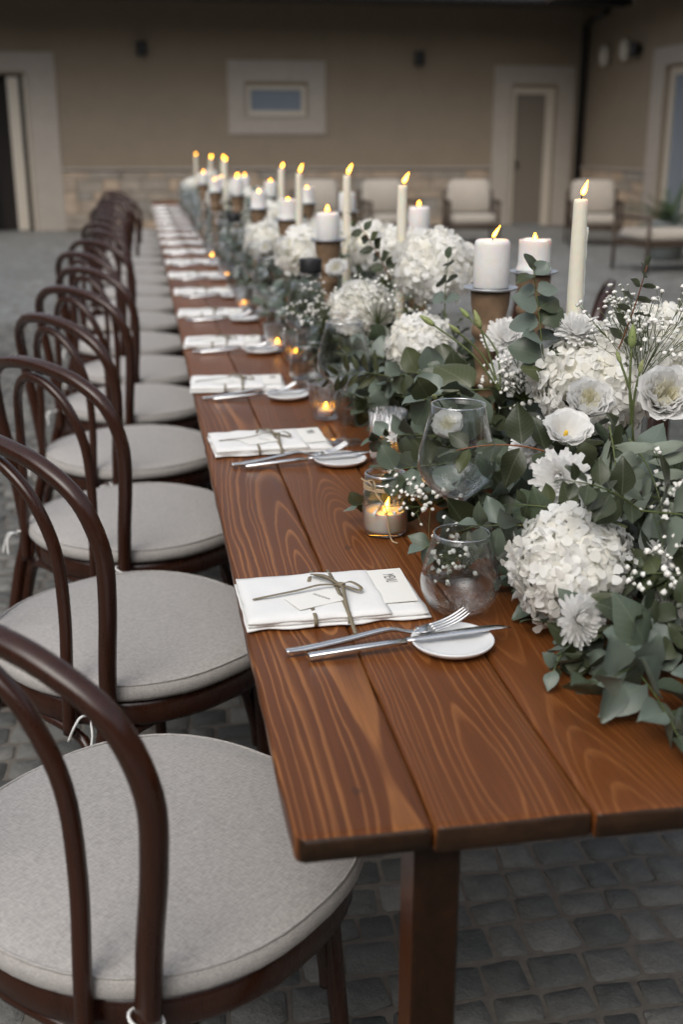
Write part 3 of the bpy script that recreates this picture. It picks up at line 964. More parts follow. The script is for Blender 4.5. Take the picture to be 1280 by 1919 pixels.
def knife_mesh():
    f = MB()
    L = .128
    f.loft([[(x_, y_*k, .0045+z_*k+.006*x_/L) for y_, z_ in ((-.0055,-.003),(-.004,-.0042),(.004,-.0042),(.0055,-.003),(.0055,.003),(.004,.0042),(-.004,.0042),(-.0055,.003))] for x_, k in ((0,.86),(.001,1),(.1,.95),(L,.72))])
    rings = []
    for i in range(13):
        t_ = i/12; x_ = L+.140*t_
        top = .0040+.0026*math.sin(PI*min(1, t_*1.3)*.6)
        tip = 1 if t_ < .72 else math.sqrt(max(0.004, 1-((t_-.72)/.28)**2))
        hh = top*tip; y0 = -.004
        z_ = .0115+.003*t_
        rings.append([(x_, y0, z_-.0004),(x_, y0+hh*2.0, z_+.0004+.001*tip),(x_, y0+hh*2.0-.0002, z_+.0013+.001*tip),(x_, y0-.0002, z_+.0013)])
    f.loft(rings)
    return f.mesh('knife', M['steel'])
def plate_mesh():
    return MB().lathe([(.0,.001),(.030,.0008),(.040,.002),(.049,.006),(.0535,.011),(.0538,.0128),(.0525,.0135),(.0495,.0115),(.043,.0078),(.033,.0065),(.0,.0063)], 48, cap0=False, cap1=False).mesh('bread_plate', M['china'])
def tumbler_mesh():
    o = [(.0,.0005),(.026,.0005),(.036,.003),(.047,.015),(.0545,.033),(.0555,.046),(.053,.062),(.047,.084),(.0405,.105),(.0385,.1135)]
    i = [(.0379,.1135),(.0397,.105),(.046,.084),(.052,.062),(.0543,.046),(.0532,.034),(.0455,.018),(.034,.0095),(.02,.0085),(.0,.0085)]
    return MB().lathe(o+i, 40, cap0=False, cap1=False).mesh('tumbler', M['glass'])
def wine_mesh():
    o = [(.0,.0005),(.038,.0005),(.0405,.0015),(.0385,.003),(.025,.0045),(.010,.008),(.0052,.016),(.0042,.04),(.0042,.085),(.0052,.10),(.009,.112),(.020,.124),(.040,.140),(.054,.156),(.0585,.172),(.056,.192),(.050,.216),(.043,.242),(.039,.262)]
    i = [(.0384,.262),(.0424,.242),(.0493,.216),(.0553,.192),(.0577,.172),(.053,.157),(.039,.1415),(.019,.1265),(.0,.121)]
    return MB().lathe(o+i, 36, cap0=False, cap1=False).mesh('wine_glass', M['glass'])
ME = dict(fork=fork_mesh(), knife=knife_mesh(), plate=plate_mesh(), tumbler=tumbler_mesh(), wine=wine_mesh())
def ring_me(r_, z_, t_=.0008): return MB().tube([(r_*math.cos(2*PI*i/48), r_*math.sin(2*PI*i/48), z_) for i in range(49)], t_, 6, cap=False).mesh('rim', M['rim'])
ME['trim'] = ring_me(.0382, .1138, .0010); ME['wrim'] = ring_me(.0387, .2622, .0010)
rb_me = [ribbon_mesh(k) for k in range(4)]
nap_me = []
for k in range(4):
    nb = MB()
    v, f = wave_slab(.124, .0815, .0030, .0130, None, .0014, .001, 3+k); nb.add(v, f)
    v, f = wave_slab(.1265, .0850, .0004, .0062, None, .0008, .006, 13+k); nb.add(v, f)
    fold_v, fold_f = wave_slab(.098, .0822, .0075, .0168, None, .0014, .001, 23+k); nb.add(fold_v, fold_f, Matrix.Translation((-.0265, 0, 0)))
    nap_me.append(nb.mesh('napkin', M['napkin']))
menu_me = MB().box(-.045, .045, -.063, .063, 0, .0006).mesh('menu_card', M['card'], False)
pc_me = MB().box(-.036, .036, -.024, .024, 0, .0006).mesh('place_card', M['card'], False)

setY = [.545, 1.432, 2.075, 2.76, 3.43, 4.10] + [4.10+.672*k for k in range(1, 12)]
sr = random.Random(8)
for k, ys in enumerate(setY):
    if ys > 11.9: break
    nm = ORD[k]; who = 'nearest' if k == 0 else nm
    a = 0.0 if k == 0 else sr.gauss(0, R(2.2))
    dx = 0 if k == 0 else sr.gauss(0, .005)
    T = Matrix.Translation((dx, ys, TZ+.0012)) @ Matrix.Rotation(a, 4, 'Z')
    wh = 'the nearest place' if k == 0 else 'the %s place from the camera' % nm
    n = mobj('napkin', nap_me[k % 4], None, mw=T @ Matrix.Translation((.125, 0, 0)) @ Matrix.Rotation(R(1.2) if k == 0 else sr.gauss(0, R(1.5)), 4, 'Z'))
    tag(n, 'folded white linen napkin tied with taupe ribbon at %s' % wh, 'napkin', 'folded napkins')
    mobj('ribbon', rb_me[k % 4], n)
    if k < 6:
        c = mobj('menu_card', menu_me, None, mw=n.matrix_basis @ Matrix.Translation((.073, .012, .0141)) @ Matrix.Rotation(R(-2), 4, 'Z') @ Matrix.Rotation(R(-1.5), 4, 'Y'))
        tag(c, 'cream menu card tucked into the napkin at %s' % wh, 'card', 'menu cards')
        tx = mobj('lettering', tm_menu, c, (.022, .026, .00085), (0, 0, R(-90))); tx.scale = (.62, 1.25, 1)
    if k < 4:
        c = mobj('place_card', pc_me, None, mw=n.matrix_basis @ Matrix.Translation((-.026, -.028, .0184)) @ Matrix.Rotation(R(20), 4, 'Z'))
        tag(c, 'small white place card under the ribbon at %s' % wh, 'card', 'place cards')
        mobj('lettering', tm_card, c, (.012, .002, .0008), (0, 0, R(-70)))
    jx = 0 if k == 0 else sr.gauss(0, .005)
    p = mobj('bread_plate', ME['plate'], None, mw=T @ Matrix.Translation((.257+jx*2 if k == 0 else .242+jx, -.174, 0)))
    tag(p, 'small white bread plate under the cutlery at %s' % wh, 'plate', 'bread plates')
    px0 = 0 if k == 0 else -.015
    fk = mobj('fork', ME['fork'], None, mw=T @ Matrix.Translation((.043+px0, -.163, .0005)) @ Matrix.Rotation(R(6.5 if k == 0 else 6.5+sr.gauss(0, 2)), 4, 'Z'))
    tag(fk, 'steel fork resting on the bread plate at %s' % wh, 'fork', 'steel forks')
    kn = mobj('knife', ME['knife'], None, mw=T @ Matrix.Translation((.069+px0, -.182, .001)) @ Matrix.Rotation(R(4.0 if k == 0 else 4+sr.gauss(0, 1)), 4, 'Z') @ Matrix.Rotation(R(-.6), 4, 'Y'))
    tag(kn, 'steel table knife lying across the bread plate at %s' % wh, 'knife', 'steel knives')
    gl = mobj('tumbler', ME['tumbler'], None, (.2985, .487, TZ+.0012) if k == 0 else (.305+sr.gauss(0, .01), ys-.055+sr.gauss(0, .02), TZ+.0012))
    tag(gl, 'clear stemless glass tumbler at %s' % wh, 'glass', 'stemless tumblers')
    wg = mobj('wine_glass', ME['wine'], None, (.325, .618, TZ+.0012) if k == 0 else ((.300, 1.43, TZ+.0012) if k == 1 else (.31+sr.gauss(0, .012), ys+.07+sr.gauss(0, .03), TZ+.0012)))
    tag(wg, 'large clear stemmed wine glass at %s' % wh, 'glass', 'stemmed wine glasses')
    mobj('rim', ME['trim'], gl); mobj('rim', ME['wrim'], wg)
    if k == 1: gl.location = (.36, 1.60, TZ+.0012)

# ================================================================== candles
def flame_mesh(h=.026, lean=.0, n=10):
    rings = []
    for i in range(8):
        t_ = i/7; rr = .0052*(math.sin(PI*min(1, .10+.90*t_)**.62)**1.0) if t_ < 1 else .0003
        rr = .0052*max(.05, (math.sin(PI*(t_**.6)*.97+.09)))
        rings.append([(rr*math.cos(2*PI*j/n)+lean*t_**1.4, rr*math.sin(2*PI*j/n), h*t_) for j in range(n)])
    return MB().loft(rings).mesh('flame', M['flame'])
fl_me = [flame_mesh(.027, .006), flame_mesh(.026, .018), flame_mesh(.030, .010), flame_mesh(.017, .001)]
def wick(parent, z, lean=.002):
    mobj('wick', MB().tube([(0,0,z-.002),(lean*.3,0,z+.005),(lean,0,z+.010)], .0011, 6).mesh('wick', M['wick']), parent)
def pillar_mesh(h, r, melted, seed):
    rr = random.Random(seed)
    jit = lambda a, k, z: .006*mnoise.noise(Vector((math.cos(a)*2, math.sin(a)*2, z*30+seed)))
    if melted:
        prof = [(r*1.0,0),(r*1.12,.001),(r*1.10,.006),(r*1.03,.012),(r,.02),(r,h-.006),(r*1.0,h-.002),(r*.97,h),(r*.90,h-.002),(r*.84,h-.008),(r*.4,h-.012),(0.001,h-.012)]
        jit = lambda a, k, z: (.03 if k < 4 else .012)*mnoise.noise(Vector((math.cos(a)*2.5, math.sin(a)*2.5, (0 if k > 4 else k)*.5+seed)))
    else:
        prof = [(r*.97,0),(r,.002),(r,h*.4),(r,h-.010),(r*.97,h-.005),(r*.90,h-.001),(r*.8,h),(r*.65,h-.001),(r*.4,h-.003),(.001,h-.003)]
    mb_ = MB().lathe(prof, 32, jit=jit)
    if melted:
        mb_.v = [(x, y, z+(.004*mnoise.noise(Vector((x*60, y*60, seed))) if z > h-.009 and math.hypot(x, y) > r*.8 else 0)) for x, y, z in mb_.v]
    return mb_.mesh('wax', M['wax'])
def holder_mesh(h):
    s = h/.357
    prof = [(.058,0),(.060,.004),(.060,.012),(.052,.020),(.044,.026),(.030,.038),(.024,.055),(.022,.075),(.026,.10),(.031,.125),(.027,.15),(.022,.168),(.030,.176),(.033,.184),(.030,.192),(.022,.198),(.024,.215),(.029,.235),(.030,.250),(.024,.262),(.031,.270),(.034,.278),(.034,.286),(.030,.292),(.029,.300),(.036,.330),(.0375,.352),(.036,.356)]
    return MB().lathe([(r_, z_*s) for r_, z_ in prof], 28).mesh('stem', M['holder'])
h_me = holder_mesh(.357)
h_plate = MB().lathe([(.0,.357),(.045,.357),(.050,.359),(.0515,.3625),(.050,.3625),(.046,.3605),(.0,.3605)], 36, cap0=False, cap1=False).mesh('plate', M['tin'])
pill = [pillar_mesh(.088, .0335, False, 1), pillar_mesh(.066, .0335, True, 2), pillar_mesh(.074, .0335, False, 3), pillar_mesh(.070, .0335, True, 4)]
PIL = [(.531,1.150,0,1), (.705,1.41,1,3), (.411,2.335,2,3), (.742,2.605,2,3), (.415,3.285,3,3), (.72,3.77,2,0), (.385,4.05,3,3), (.656,4.49,3,3),
       (.57,5.25,2,3), (.41,5.45,0,0), (.32,5.95,3,3), (.54,6.5,2,3), (.40,6.6,3,3), (.33,7.4,2,3)]
for k, (x_, y_, v_, f_) in enumerate(PIL):
    ho = empty('candle_holder', (x_, y_, TZ+.001), k*1.3)
    mobj('stem', h_me, ho); mobj('plate', h_plate, ho)
    side = 'left' if x_ < .55 else 'right'
    wn_ = ['nearest','next nearest','third','fourth','fifth','sixth','seventh','eighth','ninth','tenth','eleventh','twelfth','thirteenth','fourteenth','fifteenth','sixteenth','seventeenth','eighteenth','nineteenth'][k]
    tag(ho, 'turned brown wooden candle holder with metal dish, %s from the camera' % wn_, 'candle holder', 'turned wooden candle holders')
    ca = empty('pillar_candle', (x_, y_, TZ+.001+.3612), 0.4+k)
    hh = [.088, .066, .074, .070][v_]
    mobj('wax', pill[v_], ca)
    zt = hh-(.003 if v_ in (0, 2) else .012)
    wick(ca, zt); fo_ = mobj('flame', fl_me[1 if k == 0 else f_], ca, (.002, 0, zt+.006), (0, R((k*37) % 17-8), -.4-k+R(-10))); fo_.scale = [.9+.25*((k*7) % 5)/4]*2+[.85+.4*((k*3) % 4)/3]
    fo_.scale = Vector(fo_.scale)*(.92 if k < 5 else .72)
    tag(ca, ('smooth' if v_ in (0, 2) else 'melted') + ' white pillar candle on a wooden holder, %s from the camera' % wn_, 'candle', 'lit pillar candles')
def taper_mesh(h, seed, drip):
    r = random.Random(seed); mb_ = MB()
    prof = [(.0125,0),(.0138,.012),(.0133,h*.3),(.0124,h*.7),(.0113,h-.006),(.0105,h-.001),(.008,h),(.001,h-.002)]
    mb_.lathe(prof, 20, jit=lambda a, k, z: .02*mnoise.noise(Vector((math.cos(a), math.sin(a), z*20+seed))))
    if drip:
        for q in range(3):
            a = R(-20+22*q); pts = []; rd = []
            for i in range(26):
                z_ = h*.88-i*h*.55/25*(1-.15*q)
                rr_ = .0124+.0014*mnoise.noise(Vector((z_*60, q, 3)))
                pts.append((rr_*math.cos(a+.1*mnoise.noise(Vector((z_*25, q, 1)))), rr_*math.sin(a), z_)); rd.append(max(.0006, .0022+.0022*mnoise.noise(Vector((z_*130, q*3, 9)))))
            mb_.tube(pts, rd, 7)
    return mb_.mesh('wax', M['ivory'])
TAP = [(.575,.835), (.505,1.80), (.493,2.49), (.431,3.09), (.425,3.55), (.42,6.5), (.44,6.95), (.42,8.0), (.42,10.4)]
tap_hold = MB().lathe([(.04,0),(.042,.004),(.040,.008),(.012,.012),(.006,.02),(.005,.15),(.008,.165),(.0155,.17),(.0160,.20),(.0142,.20),(.0135,.175),(.001,.175)], 20).mesh('stand', M['black'])
tp = [taper_mesh(.359, 1, True), taper_mesh(.357, 2, False), taper_mesh(.35, 5, False)]
for k, (x_, y_) in enumerate(TAP):
    st = mobj('candlestick', tap_hold, None, (x_, y_, TZ+.001))
    tag(st, 'thin black candlestick under the %s taper from the camera' % ORD[k], 'candlestick', 'black candlesticks in the garland')
    ca = empty('taper_candle', (x_, y_, TZ+.001+.1755), R(10))
    v_ = 0 if k == 0 else 1+k % 2
    mobj('wax', tp[v_], ca); h_ = [.359, .357, .35][v_]
    wick(ca, h_-.002, .003); fo_ = mobj('flame', fl_me[2 if k < 4 else 0], ca, (.003, 0, h_+.005), (0, R((k*29) % 15-5), 0)); fo_.scale = Vector((1, 1, .8+.3*((k*5) % 4)/3))*(.95 if k < 3 else .8)
    tag(ca, 'lit ivory taper candle' + (', drips down its side, nearest the camera' if k == 0 else ', %s from the camera' % ORD[k]), 'candle', 'lit taper candles')

# ---- jar with tealight
jr = empty('candle_jar', (.2645, .828, TZ+.0012))
o_ = [(.0,.0005),(.030,.0005),(.0355,.003),(.0375,.010),(.0378,.066),(.0365,.073),(.0330,.079),(.0325,.083),(.0345,.085),(.0350,.092),(.0345,.101),(.0335,.103)]
i_ = [(.0315,.103),(.0315,.085),(.0305,.080),(.0345,.072),(.0358,.064),(.0355,.012),(.034,.006),(.0,.0055)]
mobj('glass', MB().lathe(o_+i_, 40, cap0=False, cap1=False).mesh('glass', M['jarg']), jr)
mobj('rim', ring_me(.0328, .1032, .0016), jr); mobj('neck_ring', ring_me(.0352, .0905, .0012), jr)
mobj('sand', MB().lathe([(.001,.0062),(.0335,.0065),(.0350,.013),(.0350,.037),(.034,.041),(.028,.036),(.0225,.029),(.0205,.023),(.001,.023)], 32,
     jit=lambda a, k, z: (.012 if k > 2 else 0)*mnoise.noise(Vector((math.cos(a)*2, math.sin(a)*2, k)))).mesh('sand', M['sandw']), jr)
def tealight(parent, loc, s=1.0):
    t_ = empty('tealight', loc, 0, parent)
    mobj('wax', MB().lathe([(.001,0),(.0185,0),(.0190,.001),(.0190,.014),(.0182,.0145),(.0178,.012),(.001,.0115)], 24).mesh('wax', M['wax']), t_)
    mobj('flame', fl_me[3], t_, (0, 0, .0145)); wick(t_, .0115)
    return t_
tl = mobj('tealight_wax', MB().lathe([(.001,.0220),(.0185,.0220),(.0190,.023),(.0190,.0325),(.0182,.033),(.0178,.031),(.001,.0305)], 24).mesh('tealight_wax', M['wax']), jr)
mobj('wick', MB().tube([(0,0,.030),(.001,0,.038)], .001, 6).mesh('wick', M['wick']), tl)
mobj('flame', fl_me[0], tl, (0, 0, .0345))
tw = MB()
for q in range(3):
    tw.tube([(.0352*math.cos(2*PI*i/40), .0352*math.sin(2*PI*i/40), .0795+.0026*q+.0012*math.sin(4*PI*i/40+q)) for i in range(41)], .0017, 6)
kx = Vector((-.024, -.026, .083))
tw.tube(catmull([kx, kx+Vector((-.006,-.004,.010)), kx+Vector((-.010,-.002,.016)), kx+Vector((-.002,.002,.015)), kx+Vector((.001,-.002,.006)), kx],5), .0014, 6)
tw.tube(catmull([kx, kx+Vector((-.008,.004,.012)), kx+Vector((-.014,.006,.014)), kx+Vector((-.020,.010,.018))],5), .0014, 6)
tw.tube(catmull([kx, kx+Vector((.006,-.008,-.012)), kx+Vector((.014,-.012,-.022)), kx+Vector((.018,-.014,-.035)), kx+Vector((.021,-.016,-.060)), kx+Vector((.026,-.018,-.0815)), kx+Vector((.032,-.034,-.0815))],5), .0014, 6)
mobj('twine', tw.mesh('twine', M['twine']), jr)
tag(jr, 'small glass jar with jute bow and glowing tealight on the bare boards', 'candle jar')

# ---- glass votives with tealights
def votive(kind):
    r = empty(kind+'_votive')
    if kind == 'ribbed':
        n = 60; prof = [(.0300,.001),(.0335,.004),(.036,.03),(.0385,.113)]; pi = [(.0365,.113),(.0335,.03),(.031,.008),(.001,.007)]
        jit = lambda a, k, z: .022*math.cos(a*30) if k < 4 else 0
        mb_ = MB().lathe([(.001,.0005)]+prof+pi, 120, cap0=False, cap1=False, jit=lambda a, k, z: .02*math.cos(a*30) if 0 < k < 5 else 0)
        mobj('glass', mb_.mesh('glass', M['rib']), r)
    else:
        mb_ = MB().lathe([(.001,.0005),(.028,.0005),(.031,.003),(.039,.045),(.044,.088),(.0425,.089),(.037,.045),(.029,.010),(.001,.009)], 48, cap0=False, cap1=False,
                         jit=lambda a, k, z: .03*math.cos(a*12+k*1.5) if 1 < k < 5 else 0)
        mobj('glass', mb_.mesh('glass', M['cut'], False), r)
    w_ = mobj('wax', MB().lathe([(.001,.0095),(.0185,.0095),(.0190,.0105),(.0190,.022),(.0182,.0225),(.0178,.020),(.001,.0195)], 24).mesh('wax', M['wax']), r)
    mobj('wick', MB().tube([(0,0,.019),(.001,0,.027)], .001, 6).mesh('wick', M['wick']), w_)
    mobj('flame', fl_me[3], w_, (0, 0, .0235))
    return r
vr = votive('ribbed'); vr.location = (.356, 1.235, TZ+.0012)
tag(vr, 'tall ribbed glass votive with tealight behind the jute-tied jar', 'votive', 'glass votives')
vc = votive('cut'); vc.location = (.296, 1.66, TZ+.0012)
tag(vc, 'cut glass votive with tealight beside the second place from the camera', 'votive', 'glass votives')
for k, (x_, y_) in enumerate([(.29,2.60),(.325,2.42),(.27,3.55),(.28,4.6),(.27,5.6)]):
    o = copy_tree(vc); o.location = (x_, y_, TZ+.0012); o.rotation_euler = (0, 0, k)
    tag(o, 'cut glass votive glowing by the garland, %s of those farther down the table' % ORD[k], 'votive', 'glass votives')
# ---- water bottles with black caps
def bottle():
    r = empty('water_bottle')
    mobj('glass', MB().lathe([(.001,.0005),(.036,.0005),(.0405,.004),(.041,.02),(.041,.20),(.038,.225),(.030,.25),(.0275,.27),(.0275,.29),(.0262,.29),(.0262,.27),(.029,.249),(.0365,.223),(.0395,.20),(.0395,.02),(.036,.008),(.001,.007)], 32, cap0=False, cap1=False).mesh('glass', M['glass']), r)
    mobj('cap', MB().lathe([(.0285,.288),(.0305,.290),(.031,.295),(.031,.322),(.0295,.325),(.001,.325)], 28).mesh('cap', M['black']), r)
    return r
bt = bottle()
for k, (x_, y_, s_, lb) in enumerate([(.335,2.16,1.0,'in front of the third wooden candle holder'), (.765,.86,1.0,'behind the big white flowers at the right edge'), (.30,4.35,1.0,'among the far candles')]):
    o = bt if k == 0 else copy_tree(bt)
    o.location = (x_, y_, TZ+.0012); o.scale = (s_, s_, s_)
    tag(o, 'clear glass water bottle with black cap %s' % lb, 'bottle', 'water bottles on the table')

# ================================================================== the garland
G = random.Random(99)
# ---- leaf, petal and flower shapes
def leaf_mesh(name, mat, width, shape, cup, bend, fold, seed, nu=8, nv=4):
    r = random.Random(seed); v = []; f = []
    for i in range(nu+1):
        u = 1-(1-i/nu)**1.35
        if shape == 'round': w = width*math.sin(PI*min(1, .03+.97*u)**.82)**.62 if 0 < u < .999 else width*.10
        elif shape == 'oval': w = width*(math.sin(PI*u**.74)**.85)*(1-.2*u**3) if 0 < u < .999 else width*.03
        else: w = width*(math.sin(PI*u**.9)**.75) if 0 < u < .999 else width*.04
        for j in range(nv+1):
            q = -1+2*j/nv
            x = w*q*(1+.025*r.gauss(0, 1)*(0 < i < nu))
            z = cup*(q*q)*w/width*.5 + fold*abs(q)*w - bend*u*u + .012*r.gauss(0, 1)*(0 < i < nu) + .05*math.sin(u*5+seed)*q
            v.append((x, u*(1-.12*abs(bend)*u)+(-.05*q*q*(1 if i == 0 else 0)), z))
    for i in range(nu):
        for j in range(nv):
            a = i*(nv+1)+j; f.append((a, a+1, a+nv+2, a+nv+1))
    return MB().add(v, f).mesh(name, mat)
LV = {
 'euc': [leaf_mesh('leaf', M['euc'], .47, 'round', c, b, 0.0, k) for k, (c, b) in enumerate([(.26,.12),(-.22,.3),(.36,-.10),(.12,.5)])],
 'oval': [leaf_mesh('leaf', M['euc'], .39, 'oval', c, b, .1, 10+k) for k, (c, b) in enumerate([(.2,.24),(-.2,.55),(.32,.05)])],
 'dark': [leaf_mesh('leaf', M['eucd'], .36, 'oval', c, b, .08, 20+k) for k, (c, b) in enumerate([(.05,.12),(-.06,.25),(.1,.02)])],
 'olive': [leaf_mesh('leaf', M['olive'], .15, 'olive', .0, b, .25, 30+k) for k, b in enumerate([.1,.25,-.05])],
}
def sprig_geom(base, d, L, n, size, kind, droop, r, pair=True, bare=.12):
    """stem points and leaf matrices, relative to the base"""
    d = Vector(d).normalized(); p = Vector((0,0,0)); pts = [p.copy()]
    seg = 10; wob = Vector((r.gauss(0,.18), r.gauss(0,.18), r.gauss(0,.1)))
    for i in range(seg):
        d = (d + Vector((0,0,-droop))/seg + wob/seg).normalized()
        p = p + d*L/seg
        wz_ = TZ+.012-Vector(base).z
        if p.z < wz_: p.z = wz_; d.z = max(d.z, 0.0)
        pts.append(p.copy())
    leaves = []; ph = r.uniform(0, PI)
    for i in range(n):
        t = bare+(1-bare)*(i+.5)/n; k = min(seg-1, int(t*seg)); c = pts[k].lerp(pts[k+1], t*seg-k)
        ax = (pts[k+1]-pts[k]).normalized()
        side = ax.cross(Vector((0,0,1)))
        side = side.normalized() if side.length > .05 else Vector((1,0,0))
        up = side.cross(ax)
        sz = size*(1.0-.45*t*t)*r.uniform(.82, 1.15)
        for s in ((1,-1) if pair else ((1,) if i % 2 else (-1,))):
            a = ph*0.6 + (i % 2)*(.9 if kind != 'olive' else .5) + r.gauss(0,.25)
            lat = side*math.cos(a)*s + up*math.sin(a)*s
            la = (lat*r.uniform(.75,1.1) + ax*r.uniform(.25,.6) + Vector((0,0,-.12))).normalized()
            nr = (up*math.cos(a) - side*math.sin(a) + ax*.5 + Vector((r.gauss(0,.25), r.gauss(0,.25), .35))).normalized()
            st = c + la*sz*.10
            if (Vector(base)+st+la*sz).z < TZ+.006: la = Vector((la.x, la.y, max(la.z, (TZ+.008-Vector(base).z-st.z)/sz))).normalized()
            leaves.append(frame(la, nr, st, (sz, sz, sz)))
    if kind != 'olive' or True:      # end leaf
        ax = (pts[-1]-pts[-2]).normalized(); sz = size*.55
        leaves.append(frame(ax+Vector((0,0,.15)), Vector((0,0,1)), pts[-1]-ax*sz*.1, (sz, sz, sz)))
    return pts, leaves
def zone(y):
    if y < .62: return 'beside the nearest place'
    if y < 1.1: return 'beside the jute-tied jar'
    if y < 1.75: return 'beside the second place'
    return 'beside the third place'
SHORT = {}
NAMES = {'euc': ('eucalyptus_sprig', 'round-leaved eucalyptus sprig %s', 'eucalyptus'),
         'oval': ('eucalyptus_sprig', 'oval-leaved eucalyptus sprig %s', 'eucalyptus'),
         'dark': ('dark_leaf_sprig', 'dark green leafy sprig %s', 'foliage'),
         'olive': ('olive_sprig', 'narrow-leaved olive sprig %s', 'olive branch')}
def sprig(base, d, L, n, size, kind='euc', droop=.5, seed=0, label=None, stem='stem', pair=True, bare=.12):
    r = random.Random(seed)
    pts, lv = sprig_geom(base, d, L, n, size, kind, droop, r, pair, bare)
    nm, lb, ct = NAMES[kind]
    o = empty(nm, base)
    side = 'low on the table side' if base[2] < .84 and base[0] < .5 else ('on the table side' if base[0] < .45 else ('along the crest' if base[0] < .58 else 'on the far side'))
    if not label:
        label = lb % zone(base[1]) + ', ' + side
        q = SHORT[label] = SHORT.get(label, 0)+1
        if q > 1: label += ', %s along' % ORD[q-1]
    tag(o, label, ct, 'garland sprigs, %s' % {'euc': 'round eucalyptus', 'oval': 'oval eucalyptus', 'dark': 'dark leaved', 'olive': 'olive'}[kind])
    mobj('stem', MB().tube(pts, [.0016-.00009*i for i in range(len(pts))], 5).mesh('stem', M[stem]), o)
    for Mx in lv: mobj('leaf', LV[kind][r.randrange(len(LV[kind]))], o, mw=Mx)
    return o

# floret of a hydrangea: four cupped petals
def floret_geom(r, s=1.0):
    v = []; f = []
    for q in range(4):
        a = q*PI/2 + r.gauss(0, .12); ca, sa = math.cos(a), math.sin(a); k = len(v)
        wid = r.uniform(.46, .6); lift = r.uniform(-.1, .35); tw = r.gauss(0, .18)
        for (u, w, dz) in ((.04,0,0),(.42,-wid*.62,.10),(.42,wid*.62,.10),(.5,0,-.02),(.84,-wid*.9,.02),(.84,wid*.9,.02),(.86,0,.0),(1.06,-wid*.36,-.12),(1.06,wid*.36,-.12)):
            z = dz + lift*u*u + tw*w*.6 + r.gauss(0, .045)*(1 if u > .3 else 0)
            v.append(((u*ca-w*sa)*s, (u*sa+w*ca)*s, z*s))
        f += [(k,k+1,k+3),(k,k+3,k+2),(k+1,k+4,k+6,k+3),(k+3,k+6,k+5,k+2),(k+4,k+7,k+6),(k+6,k+7,k+8),(k+6,k+8,k+5)]
    return v, f
FLO = []
for q in range(6):
    v, f = floret_geom(random.Random(q)); FLO.append(MB().add(v, f).mesh('floret', M['hyd']))
def hyd_places(rx, rz, n, r, axis=Vector((0,0,1)), cut=-.62):
    out = []
    for i in range(n):
        z = 1-(i+.5)*(1-cut)/n; a = i*2.39996+r.gauss(0, .1); q = math.sqrt(max(0, 1-z*z))
        nrm = Vector((q*math.cos(a), q*math.sin(a), z))
        k = 1+r.gauss(0, .05)+.09*mnoise.noise(nrm*2.3+Vector((rx*50, rz*70, n)))
        p = Vector((nrm.x*rx, nrm.y*rx, nrm.z*rz))*k
        nn = (nrm+Vector((r.gauss(0,.33), r.gauss(0,.33), r.gauss(0,.33)))).normalized()
        out.append((p, nn))
    Q = Vector((0,0,1)).rotation_difference(axis.normalized()).to_matrix()
    return [(Q @ p, Q @ n_) for p, n_ in out]
def hydrangea(loc, rx, rz, n, s, seed, label, axis=(0,0,1), parts=True):
    r = random.Random(seed); pl_ = hyd_places(rx, rz, n, r, Vector(axis))
    if parts:
        o = empty('hydrangea', loc)
        mobj('core', MB().lathe([(.001,-rz*.7),(rx*.6,-rz*.5),(rx*.82,0),(rx*.6,rz*.6),(.001,rz*.8)], 14).mesh('core', M['core']), o)
        for p, nn in pl_:
            k = s*r.uniform(.85, 1.2)
            mobj('floret', FLO[r.randrange(6)], o, mw=frame(nn.orthogonal()+Vector((r.gauss(0,1), r.gauss(0,1), r.gauss(0,1)))*.6, nn, p, (k, k, k)))
    else:
        mb_ = MB()
        for p, nn in pl_:
            v, f = floret_geom(r, s*r.uniform(.85, 1.2)); mb_.add(v, f, frame(nn.orthogonal()+Vector((r.gauss(0,1), r.gauss(0,1), r.gauss(0,1)))*.6, nn, p))
        o = mobj('hydrangea', mb_.mesh('hydrangea', M['hyd']), None, loc)
        mobj('core', MB().lathe([(.001,-rz*.7),(rx*.6,-rz*.5),(rx*.82,0),(rx*.6,rz*.6),(.001,rz*.8)], 12).mesh('core', M['core']), o)
    return tag(o, label, 'flower', 'white hydrangeas in the garland')
def strap(L, w, curl, r, nu=4):
    v = []; f = []
    for i in range(nu+1):
        u = i/nu; ww = w*(.5, .82, 1.0, .98, .5)[i]
        a = curl*u
        x = L*(math.sin(a)/curl if abs(curl) > .01 else u); z = L*((1-math.cos(a))/curl if abs(curl) > .01 else 0)
        v += [(x, -ww, z+.3*ww), (x, 0, z), (x, ww, z+.3*ww)]
    for i in range(nu):
        k = i*3; f += [(k, k+3, k+4, k+1), (k+1, k+4, k+5, k+2)]
    return v, f
def chrysanthemum(loc, rad, axis, seed, label, layers=8):
    r = random.Random(seed); mb_ = MB()
    n = 26*layers//2 if layers < 5 else 150
    for i in range(n):
        cz = 1-(i+.5)/n*(1.22 if layers > 4 else .75); th = math.acos(max(-1, cz)); a = i*2.39996+r.gauss(0, .08)
        t = min(1, th/1.75)
        v, f = strap(rad*(.50+.50*t)*r.uniform(.88, 1.1), rad*(.075+.045*t), .75-.35*t+r.gauss(0, .12), r)
        mb_.add(v, f, Matrix.Rotation(a, 4, 'Z') @ Matrix.Rotation(th-PI/2, 4, 'Y') @ Matrix.Translation((rad*.10, 0, 0)))
    o = mobj('chrysanthemum', mb_.mesh('chrysanthemum', M['white']), None, mw=frame(Vector(axis).orthogonal(), axis, loc))
    mobj('flower_center', MB().lathe([(.001,-rad*.05),(rad*.2,rad*.0),(rad*.2,rad*.15),(.001,rad*.24)], 12).mesh('flower_center', M['creamp']), o)
    return tag(o, label, 'flower', 'white chrysanthemums in the garland')
